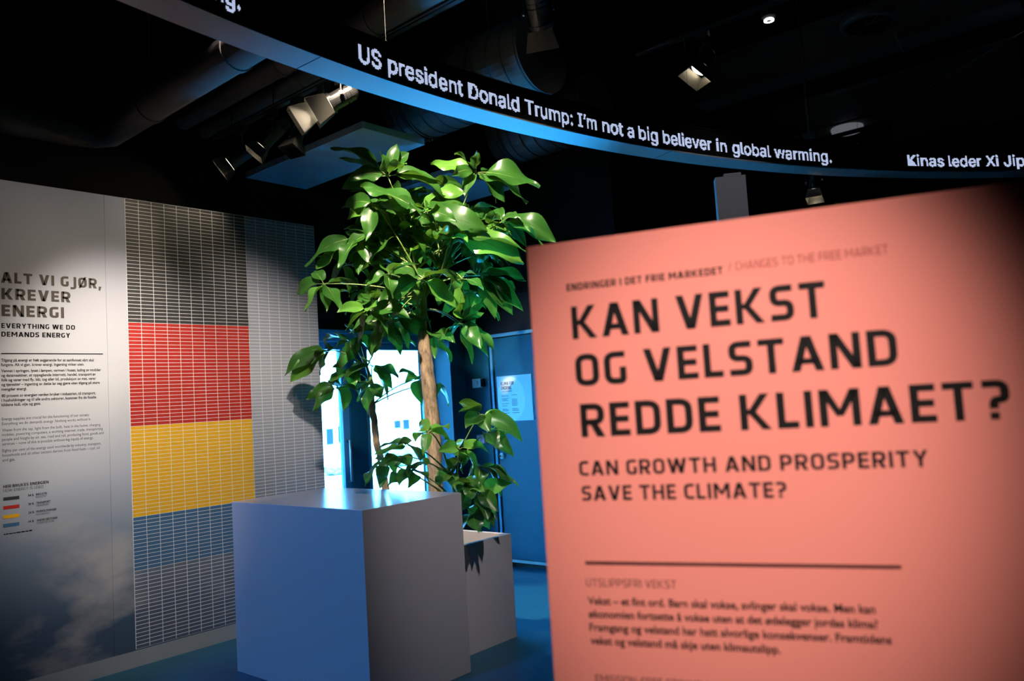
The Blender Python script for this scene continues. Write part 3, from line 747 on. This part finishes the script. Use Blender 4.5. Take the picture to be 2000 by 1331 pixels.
# lit columns of each ticker word, left to right; bit k of a number is dot row k counted from below the baseline
LEDW = {
    'US': [131008, 131040, 131056, 112, 56, 56, 56, 48, 496, 131040, 131008, 0, 0, 61664, 129264, 130160, 232504, 233016, 233016, 99896, 124912, 58352, 25024],
    'president': [16383, 16383, 16376, 14384, 12344, 12344, 14448, 16368, 8160, 896, 0, 16368, 16368, 14336, 12288, 12288, 12288, 1984, 8160, 16368, 15160, 13112, 13112, 15160, 16240, 8032, 0, 64, 7792, 16240, 14136, 13112, 13240, 15344, 6640, 2272, 0, 245744, 245744, 114672, 0, 4032, 8176, 15600, 12344, 12344, 12344, 14448, 131056, 131056, 0, 0, 4032, 8176, 16368, 13112, 13112, 13112, 16240, 8048, 3936, 0, 0, 16368, 16368, 14336, 12288, 12288, 14336, 16368, 8176, 0, 12288, 65504, 65520, 65528, 12344, 12336],
    'Donald': [131056, 131056, 131056, 130864, 127024, 98352, 98352, 114800, 61920, 65504, 16256, 0, 1920, 8160, 16368, 14448, 12344, 12344, 14392, 15600, 8160, 4032, 0, 16368, 16368, 16368, 14336, 12288, 12288, 14336, 16368, 8176, 0, 192, 6640, 15344, 15288, 13112, 13112, 16240, 16368, 8176, 0, 0, 131056, 131056, 48, 48, 1920, 8160, 16368, 14448, 12344, 12344, 14384, 131056, 131056, 131056],
    'Trump:': [98304, 98304, 98304, 98304, 131056, 131056, 131056, 98304, 98304, 98304, 98304, 0, 16368, 16368, 16368, 12288, 12288, 12288, 0, 16352, 16368, 120, 56, 56, 112, 16368, 16368, 0, 0, 16368, 16368, 16368, 12288, 12288, 14336, 16368, 8176, 14336, 12288, 12288, 14336, 16368, 8176, 0, 0, 16383, 16383, 15600, 12336, 12344, 12344, 14448, 8176, 4064, 0, 0, 6192, 14456, 6192],
    'I’m': [98352, 98352, 131056, 131056, 131056, 98352, 98352, 0, 4096, 126976, 126976, 98304, 0, 16368, 16368, 15360, 12288, 12288, 14336, 16368, 8176, 14336, 12288, 12288, 16368, 16368, 8176],
    'not': [16368, 16368, 15360, 12288, 12288, 12288, 16368, 8176, 4080, 0, 4032, 8160, 16112, 14392, 12344, 12344, 14448, 16368, 8160, 1920, 12288, 65504, 65520, 65528, 12344, 12336],
    'a': [2272, 6640, 15352, 13112, 13112, 13104, 16368, 16368, 4080],
    'big': [131056, 131056, 16368, 14384, 12344, 12344, 14448, 8176, 4064, 0, 0, 245744, 245744, 0, 0, 4070, 8183, 14455, 12339, 12339, 14387, 16383, 16382, 16380],
    'believer': [131056, 131056, 16368, 14384, 12344, 12344, 14448, 16368, 8160, 896, 0, 4064, 8176, 15344, 13112, 13112, 13112, 16240, 8048, 3936, 0, 131040, 131056, 131056, 48, 0, 245744, 245744, 114672, 0, 4032, 8160, 16368, 15160, 13112, 13112, 15160, 16240, 8032, 0, 12288, 15872, 16256, 2032, 240, 496, 4064, 16256, 15360, 12288, 1920, 8160, 16368, 15280, 13112, 13112, 15160, 16240, 8048, 1792, 0, 16368, 16368, 16368, 14336, 12288, 12288],
    'in': [114672, 245744, 245744, 0, 0, 16368, 16368, 14336, 12288, 12288, 15360, 16368, 4080],
    'global': [1984, 8166, 16375, 14387, 12339, 12339, 14451, 16383, 16382, 16380, 0, 131040, 131056, 131056, 48, 16, 4032, 8176, 15600, 12344, 12344, 12344, 14448, 8176, 4064, 896, 0, 131056, 131056, 15600, 12336, 12344, 12344, 14448, 8176, 4064, 0, 224, 6640, 15344, 13112, 13112, 13104, 16368, 16368, 8176, 0, 0, 131056, 131056, 48, 48],
    'warming.': [12288, 15872, 16352, 2032, 496, 8176, 16256, 15360, 15872, 544, 1008, 8176, 16128, 14336, 0, 6640, 15344, 15288, 13112, 13112, 13104, 16368, 8176, 0, 0, 16368, 16368, 16368, 14336, 12288, 12288, 0, 16368, 16368, 14336, 12288, 12288, 16368, 16368, 8176, 12288, 12288, 12288, 16368, 8176, 0, 0, 114672, 245744, 245744, 0, 0, 16368, 16368, 14336, 12288, 12288, 14336, 16368, 8176, 0, 0, 4070, 8183, 14455, 12339, 12339, 12339, 16127, 16382, 16380, 0, 0, 48, 120, 48],
    'Kinas': [131056, 131056, 131056, 4080, 16368, 32752, 62448, 123376, 114928, 98352, 65552, 0, 245744, 245744, 65536, 0, 16368, 16368, 16368, 14336, 12288, 12288, 15360, 16368, 4080, 0, 224, 6640, 15344, 15160, 13112, 13104, 16368, 16368, 8176, 0, 64, 7792, 16240, 16184, 13112, 13240, 15344, 6640, 2272],
    'leder': [131056, 131056, 112, 48, 896, 8160, 8176, 15344, 13112, 13112, 15160, 16240, 8048, 1792, 0, 4064, 8176, 15472, 12344, 12344, 12344, 15600, 131056, 131056, 0, 768, 4064, 8176, 15344, 13112, 13112, 13112, 16240, 8048, 3904, 0, 16368, 16368, 16368, 14336, 12288, 12288],
    'Xi': [16, 98352, 114928, 127456, 32704, 16128, 7936, 32640, 62432, 123120, 98416, 65552, 0, 245744, 245744, 114672],
    'Jip': [448, 496, 240, 56, 56, 56, 131056, 131056, 131008, 0, 0, 245744, 245744, 65536, 0, 16383, 16383, 16383, 14384, 12344, 12344, 14392, 16368, 8160, 1984],
}
leds = MB(); CAPH = .088; BASE = z0+.048
def led_word(s, xs, xe, ys, ye, dz=0):
    A0, A1 = px_angle(xs, ys), px_angle(xe, ye)
    cols = LEDW[s]; n = len(cols)
    step = (A0-A1)/n; rr = RR+.002; hz = CAPH/13*.43; da = step*.43
    for c, bits in enumerate(cols):
        a = A0-(c+.5)*step
        for r in range(19):
            if bits >> r & 1:
                zc = BASE+dz+(r-4+.5)*CAPH/13
                leds.add([rp(rr, a+da, zc-hz), rp(rr, a-da, zc-hz), rp(rr, a-da, zc+hz), rp(rr, a+da, zc+hz)], [(0, 1, 2, 3)], LED)
for w in (('warming.', 300, 470, -60, 5, .022), ('US', 700.8, 745.6, 105, 118), ('president', 758, 905, 125, 178), ('Donald', 915, 1015, 178, 203), ('Trump:', 1025.6, 1119, 207, 230),
          ('I’m', 1129, 1166, 235, 245), ('not', 1177, 1218, 248, 258), ('a', 1226, 1239.5, 260, 264), ('big', 1248, 1286, 265, 272), ('believer', 1295.5, 1391, 274, 290),
          ('in', 1400, 1420.5, 292, 294), ('global', 1431, 1506, 295, 302), ('warming.', 1513, 1625, 303, 313), ('Kinas', 1773, 1844.5, 315, 315), ('leder', 1853, 1917, 315, 315), ('Xi', 1925.5, 1950.5, 315, 315), ('Jip', 1960.5, 2002, 315, 314)):
    led_word(*w)
leds.build('display_text', ring)
sus = [(770, 92), (1143, 205), (1362, 248), (1690, 288), (1946, 296), (505, 5)]
for x, y in sus:
    a = px_angle(x, y); s = MB(); p = rp(RR+.06, a, z1)
    s.lathe(p, (0, 0, 1), [(0, .010), (.035, .010), (.045, .004)], CHROME, 10); s.tube([p+V((0, 0, .04)), V((p.x, p.y, ZC))], .0013, FIX, 5); s.build('suspension_wire', ring)

# ------------------------------------------------------------------ ceiling services
def pipe(p, q, r, label, name='pipe', cat='pipe', group=None, rings=3, bend=None, m=DUCT, bracket=True):
    root = thing(name, V(p).lerp(V(q), .5)-V((0, 0, r)), label, cat, group)
    pts = [V(p).lerp(V(q), i/14) for i in range(15)]
    if bend is not None: pts = [V(x) for x in bend]+pts
    MB().tube(pts, r, m, 28).build('tube', root, smooth=True)
    for i in range(rings):
        t = (i+.6)/rings; c = V(p).lerp(V(q), t); d = (V(q)-V(p)).normalized()
        MB().lathe(c-d*.02, d, [(0, r), (0, r*1.08), (.04, r*1.08), (.04, r)], m, 28, cap=False).build('collar', root)
        if bracket: MB().tube([c+V((0, 0, r)), V((c.x, c.y, ZC))], .006, FIX, 6).build('hanger', root)
    return root
def xline(x1, y1, x2, y2, z):   # a run along the room's x direction through two pixels
    a, b = on(x1, y1, 2, z), on(x2, y2, 2, z); y = (a.y+b.y)/2; return V((a.x, y, z)), V((b.x, y, z))
ZP = 3.45; a, b = xline(205, 255, 480, 100, ZP); b.x += .35
bend = [V((a.x-.14, a.y-2.4, ZP)), V((a.x-.14, a.y-.5, ZP)), V((a.x-.13, a.y-.2, ZP)), V((a.x-.09, a.y-.07, ZP))]
pipe(a, b, .10, 'thick wrapped black pipe with an elbow, leftmost under the ceiling', bend=bend, rings=2)
a, b = xline(215, 330, 520, 125, 3.75); b.x += .6; a.x -= .8
pipe(a, b, .07, 'black pipe with joints, running second from left under the ceiling', rings=3)
a, b = xline(255, 345, 560, 155, 3.7); b.x += .5; a.x -= .1
pipe(a, b, .055, 'thin black pipe nearest the spotlight track under the ceiling', rings=3)
a, b = xline(640, 90, 800, 0, 4.1); a.x -= .5; b.x += 2
pipe(a, b, .10, 'dark pipe above the ticker ring, behind the word president', rings=2)
def spiral(p, q, r, label):
    root = thing('spiral_duct', V(p).lerp(V(q), .5)-V((0, 0, r)), label, 'duct', 'spiral ducts')
    d = (V(q)-V(p)).normalized(); L = (V(q)-V(p)).length; prof = [(0, r*.55), (.001, r*.98)]; k = 0
    h_ = 0.0
    while h_ < L-.13:
        prof += [(h_+.002, r), (h_+.10, r), (h_+.106, r*.965), (h_+.118, r*.965), (h_+.124, r)]; h_ += .125
    MB().lathe(p, d, prof, DUCTS, 40).build('tube', root, smooth=False)
    for t in (.12, .6):
        c = V(p).lerp(V(q), t); MB().lathe(c, d, [(0, r*1.0), (0, r*1.03), (.03, r*1.03), (.03, r)], FIX, 40, cap=False).build('strap', root)
        s = MB(); s.tube([c+V((0, 0, r)), V((c.x, c.y, ZC))], .006, FIX, 6); s.build('hanger', root)
    c = V(p)+d*.25-V((0, 0, r+.05)); s = MB()
    s.lathe(c, (0, 0, 1), [(0, .012), (.03, .016), (.05, .010)], CHROME, 10); s.build('sensor', root)
dA = on(795, 215, 2, 3.85); spiral(dA, dA+V((1.5, 0, 0)), .28, 'blue lit spiral duct behind the ticker ring above the tree')
dB = on(985, 268, 2, 3.85); spiral(dB, dB+V((1.1, 0, 0)), .26, 'spiral duct behind the ticker ring, right of the tree top')
# acoustic panels
def cpanel(px, z, label):
    P = [on(x, y, 2, z) for x, y in px]; x0, x1 = min(p.x for p in P), max(p.x for p in P); y0, y1 = min(p.y for p in P), max(p.y for p in P)
    r = thing('ceiling_panel', ((x0+x1)/2, (y0+y1)/2, z), label, 'ceiling panel', 'acoustic ceiling panels')
    MB().box((x0, y0, z), (x1, y1, z+.05), CEILW).build('board', r, bevel=.003)
    for ix in (.12, .88):
        for iy in (.15, .85):
            p = V((x0+(x1-x0)*ix, y0+(y1-y0)*iy, z+.05)); MB().tube([p, V((p.x, p.y, ZC))], .002, FIX, 5).build('wire', r)
cpanel(((708, 250), (470, 355), (580, 373), (820, 287)), 3.4, 'hanging blue lit ceiling panel left of the tree top')
cpanel(((880, 338), (690, 400), (760, 440), (950, 376)), 3.4, 'second hanging ceiling panel partly hidden behind the tree crown')
# beams to the right
def beam(x1, y1, x2, y2, z, w, h, label, BLACK=mat('beam_paint', (.13, .13, .14), .7)):
    a, b = xline(x1, y1, x2, y2, z)
    o = MB(); o.box((a.x, a.y-w/2, z), (b.x, a.y+w/2, z+.02), BLACK); o.box((a.x, a.y-.02, z+.02), (b.x, a.y+.02, z+h-.02), BLACK); o.box((a.x, a.y-w/2, z+h-.02), (b.x, a.y+w/2, z+h), BLACK)
    tag(o.build('steel_beam'), label, 'beam', 'steel ceiling beams')
beam(1480, 290, 2000, 160, 4.3, .3, .4, 'black steel beam above the word warming')
beam(1750, 285, 2000, 215, 4.3, .3, .4, 'black steel beam at the right edge above the ticker ring')
beam(1330, 220, 2000, 20, 4.3, .3, .4, 'black steel beam below the round ceiling speaker')
# round speaker, downlight, disc light
p = on(1697, 50, 2, 4.3); r = thing('ceiling_speaker', p, 'round black ceiling speaker grille near the top right', 'speaker')
GRIL = mat('speaker_grey', (.14, .14, .145), .4)
MB().lathe(p, (0, 0, 1), [(0, .17), (.0, .21), (.02, .22), (.06, .21)], GRIL, 40, cap=False).build('rim', r, smooth=True)
MB().lathe(p+V((0, 0, .015)), (0, 0, 1), [(0, .01), (0, .17), (.05, .17)], BLACK, 40).build('grille', r)
for i in range(8):
    a_ = i*pi/4; MB().bar(p+V((0, 0, .012)), p+V((.17*cos(a_), .17*sin(a_), .012)), .006, GRIL).build('spoke', r)
MB().tube([p+V((0, 0, .06)), V((p.x, p.y, ZC))], .02, FIX, 8).build('rod', r)
p = on(1502, 41, 2, 4.3); r = thing('downlight', p, 'small round glowing downlight near the top right', 'lamp')
GLOW = mat('downlight_glow', (.8, .8, .8), .5, emit=(1, .95, .9), es=6)
MB().lathe(p, (0, 0, 1), [(0, .018), (0, .038), (.01, .038)], GLOW, 24, cap=False).build('lens', r)
MB().lathe(p+V((0, 0, .001)), (0, 0, 1), [(0, .017), (.03, .055), (.12, .055)], FIX, 24).build('housing', r)
MB().tube([p+V((0, 0, .1)), V((p.x, p.y, ZC))], .02, FIX, 8).build('rod', r)
p = on(1655, 258, 2, 4.25); r = thing('ceiling_light', p, 'dim round ceiling light crossed by a bar above the word warming', 'lamp')
DIM = mat('dim_diffuser', (.5, .5, .5), .6, emit=(.8, .85, .95), es=.12)
MB().lathe(p, (0, 0, 1), [(0, .16), (.04, .17), (.08, .16)], DIM, 40).build('diffuser', r)
MB().bar(p+V((-.4, -.06, -.03)), p+V((.5, -.06, -.03)), .07, BLACK, .03).build('bar', r)
MB().tube([p+V((0, 0, .08)), V((p.x, p.y, ZC))], .02, FIX, 8).build('rod', r)
tag(MB().tube([on(1690, 242, 2, 4.2), on(1800, 178, 2, 4.15), on(2010, 55, 2, 4.2)], .005, mat('cable_grey', (.25, .25, .25), .5), 6).build('cable'), 'thin grey cable running up to the right edge under the ceiling', 'cable')
tag(MB().tube([on(1748, 66, 2, 4.25), on(1765, 100, 2, 4.2)], .012, mat('conduit_grey', (.3, .3, .3), .5), 8).build('conduit'), 'short grey conduit stub beside the round ceiling speaker', 'conduit')

# ------------------------------------------------------------------ tracks and barn-door spotlights
def track(x1, y1, x2, y2, z, label, ext=(0, 0)):
    a, b = xline(x1, y1, x2, y2, z); a.x -= ext[0]; b.x += ext[1]
    r = thing('lighting_track', V(((a.x+b.x)/2, a.y, z)), label, 'lighting track', 'lighting tracks')
    t = MB(); t.box((a.x, a.y-.018, z), (b.x, a.y+.018, z+.034), FIX); t.box((a.x, a.y-.02, z+.012), (b.x, a.y-.018, z+.02), mat('track_slot', (.5, .5, .52), .35, metal=.8)); t.build('rail', r)
    for q in (.15, .5, .85):
        c = a.lerp(b, q); MB().tube([c+V((0, 0, .034)), V((c.x, c.y, ZC))], .004, FIX, 6).build('rod', r)
    return a, b
def spotlight(loc, aim, label, ztrack, blen=.17, brad=.055, lit=0, flap=.12, spread=13, power=0, cone=50, target=None, wall=None, roll=0):
    loc = V(loc); d = V(aim).normalized()
    r = thing('barn_door_spotlight', loc, label, 'spotlight', 'barn-door spotlights')
    x = d.cross(V((0, 0, 1))).normalized(); y = x.cross(d)
    x, y = x*cos(roll)+y*sin(roll), y*cos(roll)-x*sin(roll)
    b = MB(); b.lathe(loc-d*blen*.6, d, [(0, brad*.55), (.012, brad*.8), (.03, brad*.95), (.03, brad), (.05, brad), (.05, brad*.9), (.058, brad*.9), (.058, brad), (.078, brad), (.078, brad*.9), (.086, brad*.9), (.086, brad), (blen, brad), (blen, brad*1.18), (blen+.02, brad*1.18)], FIX, 28)
    b.build('body', r)
    lm = mat('lit_lens', (.9, .85, .7), .4, emit=(1, .86, .6), es=14) if lit else mat('dark_lens', (.06, .07, .08), .1)
    MB().lathe(loc+d*(blen*.4+.021), d, [(0, .004), (0, brad*1.02), (.004, brad*1.02)], lm, 24).build('lens', r)
    side = d.cross(V((0, 0, 1))).normalized()
    yk = MB(); top_ = loc+V((0, 0, brad+.05)); R_ = brad*1.12+.012
    yk.tube([loc+side*R_, loc+side*R_+V((0, 0, brad+.03)), top_+side*R_*.6, top_-side*R_*.6, loc-side*R_+V((0, 0, brad+.03)), loc-side*R_], .006, FIX, 6)
    for s in (-1, 1): yk.lathe(loc+side*R_*s, side*s, [(0, .014), (.012, .014)], CHROME, 12)
    yk.build('yoke', r)
    ad = MB(); ad.tube([top_, V((loc.x, loc.y, ztrack-.05))], .008, FIX, 8); ad.box((loc.x-.05, loc.y-.016, ztrack-.05), (loc.x+.05, loc.y+.016, ztrack), FIX); ad.build('adapter', r)
    e0 = loc+d*(blen*.4+.022); sp_ = R(spread); w = brad*1.15
    for ax, ot, sg in ((x, y, 1), (x, y, -1), (y, x, 1), (y, x, -1)):
        hn = e0+ax*(sg*w); out = (d*cos(sp_)+ax*(sg*sin(sp_))); wl = w*.98; wt = w*1.35
        nrm = out.cross(ot).normalized()*.0012
        q4 = [hn-ot*wl, hn+ot*wl, hn+out*flap+ot*wt, hn+out*flap-ot*wt]
        MB().add([p_+nrm for p_ in q4]+[p_-nrm for p_ in q4], [(0,1,2,3),(7,6,5,4),(0,4,5,1),(1,5,6,2),(2,6,7,3),(3,7,4,0)], FLAP).build('barn_door', r)
    if power:
        light('lamp_light', 'SPOT', e0+d*.01, power, WARM, target=e0+d, parent=r, spot_size=R(cone), spot_blend=.4, shadow_soft_size=.02)
    return r
ZT = 3.55
ta, tb_ = track(498, 238, 600, 177, ZT, 'black lighting track carrying the row of spotlights left of the tree', (.5, .35))
def sp_at(x, y, z): p = on(x, y, 2, z); return p
yt = ta.y
def tr_at(x, y):   # point on the vertical plane of the main track
    return on(x, y, 1, yt)
spotlight(tr_at(633, 206), (-.52, -.66, -.50), 'brightly lit barn-door spotlight, second from right on the left track', ZT, lit=1, power=28, cone=60, roll=.25)
spotlight(tr_at(668, 190), (-.55, -.62, -.45), 'lit barn-door spotlight at the right end of the left track', ZT, lit=1, power=22, cone=60, roll=.25)
spotlight(tr_at(533, 264), (-.38, -.55, -.72), 'long slim barn-door spotlight aimed down, just left of the bright pair on the left track', ZT, blen=.24, brad=.045, flap=.07, lit=1, power=5, cone=110)
spotlight(tr_at(474, 304), (-.50, -.62, -.55), 'barn-door spotlight at the far left end of the left track', ZT, blen=.22, brad=.045, flap=.08, lit=1, power=4, cone=110)
spotlight(tr_at(582, 262), (.1, -.45, -.95), 'dark barn-door spotlight facing down between the bright pair and the long slim one', ZT, blen=.14, brad=.04, flap=.07)
p = on(1052, 22, 2, 3.75); track(900, -4, 1150, -126, 3.98, 'lighting track above the ticker ring at the top centre', (1.2, 1))
spotlight(p, (-.25, .55, -.8), 'dim barn-door spotlight at the top centre above the ticker ring', 3.98, blen=.18, brad=.065, flap=.11)
p = on(1376, 118, 2, 3.9); a, b = track(1312, 108, 1470, 0, 4.12, 'lighting track right of centre near the top edge', (.2, .3))
spotlight(p, (-.25, -.45, -.75), 'lit barn-door spotlight hanging alone right of top centre', 4.12, blen=.15, brad=.06, flap=.10, lit=1, power=4, cone=75)
p = on(1590, 356, 2, 3.1)
r = spotlight(p, (.05, -.25, -1), 'small barn-door spotlight below the ticker ring above the pink panel', 3.5, blen=.15, brad=.04, flap=.08, lit=1, power=5, cone=110)
MB().tube([V((p.x, p.y, 3.5)), V((p.x, p.y, ZC))], .012, FIX, 8).build('rod', r)

# ------------------------------------------------------------------ small things
p = on(1424, 342, 2, 3.0)
gc = MB(); gx = V((RT.x, RT.y, 0)).normalized(); gy = V((-gx.y, gx.x, 0)); ang = R(-8); gx, gy = gx*cos(ang)+gy*sin(ang), gy*cos(ang)-gx*sin(ang)
gc.obox(V((p.x, p.y, 1.49)), (gx, gy, V((0, 0, 1))), (.104, .05, 1.49), GREYW)
gc.obox(V((p.x, p.y, 2.985))+gx*.015, (gx, gy, V((0, 0, 1))), (.06, .05, .015), GREYW)
tag(gc.build('column', bevel=.003), 'slim grey column rising behind the pink panel', 'column')
# exit sign
a, b = on(735, 596, 0, XF+.13), on(790, 614, 0, XF+.13)
zc = (a.z+b.z)/2; yc = (a.y+b.y)/2; hy, hz = .19, .075
es_ = thing('exit_sign', (XF+.11, yc, zc-hz), 'green lit exit sign above the glass doors, seen through leaves', 'exit sign')
EG = mat('exit_green', (.02, .4, .12), .5, emit=(.01, .55, .12), es=1.2); EW = mat('exit_white', (.8, .9, .85), .5, emit=(.75, 1, .85), es=1.2)
MB().box((XF+.09, yc-hy, zc-hz), (XF+.13, yc+hy, zc+hz), EG).build('box', es_, bevel=.004)
s = MB(); X = XF+.1306
def yz(pts): s.add([V((X, yc+u, zc+v)) for u, v in pts], [tuple(range(len(pts)))], EW)
yz([(.04, -.06), (.15, -.06), (.15, .06), (.04, .06)])
yz([(-.03, .02), (.0, .035), (-.005, .012), (-.035, -.005)]); yz([(-.035, -.005), (-.01, .0), (.015, -.045), (0, -.05)]); yz([(-.035, -.005), (-.02, -.012), (-.06, -.05), (-.07, -.04)]); yz([(-.015, .05), (.0, .055), (.005, .042), (-.01, .037)])
yz([(-.15, 0), (-.115, .035), (-.115, .012), (-.085, .012), (-.085, -.012), (-.115, -.012), (-.115, -.035)])
s.build('pictogram', es_)
MB().box((XF, yc-.02, zc-.02), (XF+.09, yc+.02, zc+.02), FIX).build('bracket', es_)
# wall sensor and card reader
a, b = on(926, 741, 1, YB), on(943, 757, 1, YB)
ws = thing('wall_sensor', ((a.x+b.x)/2, YB, b.z), 'small white wall sensor with round dial on the blue wall', 'sensor')
MB().box((a.x, YB-.03, b.z), (b.x, YB, a.z), WHITEP).build('box', ws, bevel=.003)
MB().lathe(V(((a.x+b.x)/2-.005, YB-.03, (a.z+b.z)/2)), (0, -1, 0), [(0, .03), (.008, .03), (.012, .024)], WHITEP, 20).build('dial', ws)
MB().box((b.x, YB-.028, b.z+.005), (b.x+.035, YB, a.z-.005), BLACK).build('side_block', ws)
a, b = on(934, 850, 1, YB), on(950, 866, 1, YB)
cr = thing('card_reader', ((a.x+b.x)/2, YB, b.z), 'small card reader on the blue wall below the white sensor', 'card reader')
MB().box((a.x, YB-.025, b.z), (b.x, YB, a.z), mat('reader_purple', (.35, .3, .5), .4)).build('box', cr, bevel=.003)
MB().box((a.x+.012, YB-.027, b.z+.02), (a.x+.05, YB-.025, a.z-.01), WHITEP).build('keypad', cr)
# poster on the blue door
a, b = on(970, 737, 1, YB), on(1043, 822, 1, YB)
x0, x1, zt, zb = -4.95, -4.535, 1.735, 1.322
ps = thing('poster', ((x0+x1)/2, YB-.002, zb), 'pale blue square notice poster taped on the blue door', 'poster')
MB().box((x0, YB-.003, zb), (x1, YB-.001, zt), PAPER).build('sheet', ps)
s = MB(); n = 40; cx, cz, rx, rz = x0+.165, (zt+zb)/2-.005, .165, .20
s.add([V((cx+rx*cos(2*pi*i/n), YB-.0034, cz+rz*sin(2*pi*i/n))) for i in range(n)], [tuple(range(n))], PAPERW); s.build('oval', ps)
s = MB(); UX, NY = V((1, 0, 0)), V((0, -1, 0))
put_heading(s, 'KLIMA FOR', V((x0+.05, YB-.0036, zt-.085)), UX, NY, .032, .155, INK, .19)
put_heading(s, 'ENDRING', V((x0+.05, YB-.0036, zt-.125)), UX, NY, .032, .125, INK, .19)
put_text(s, 'CLIMATE FOR CHANGE', V((x0+.05, YB-.0036, zt-.145)), UX, NY, .013, .13, INK, .02)
rr = random.Random(5)
for c in (0, 1):
    z = zt-.18; k_ = 0
    while z > zb+.07:
        if rr.random() > .22:
            s.add([V((x0+.05+c*.12, YB-.0038, z)), V((x0+.05+c*.12+rr.uniform(.05, .095), YB-.0038, z)), V((x0+.05+c*.12+rr.uniform(.05, .095), YB-.0038, z+.004)), V((x0+.05+c*.12, YB-.0038, z+.004))], [(0, 1, 2, 3)], INKL)
        z -= .0095
s.build('poster_text', ps)
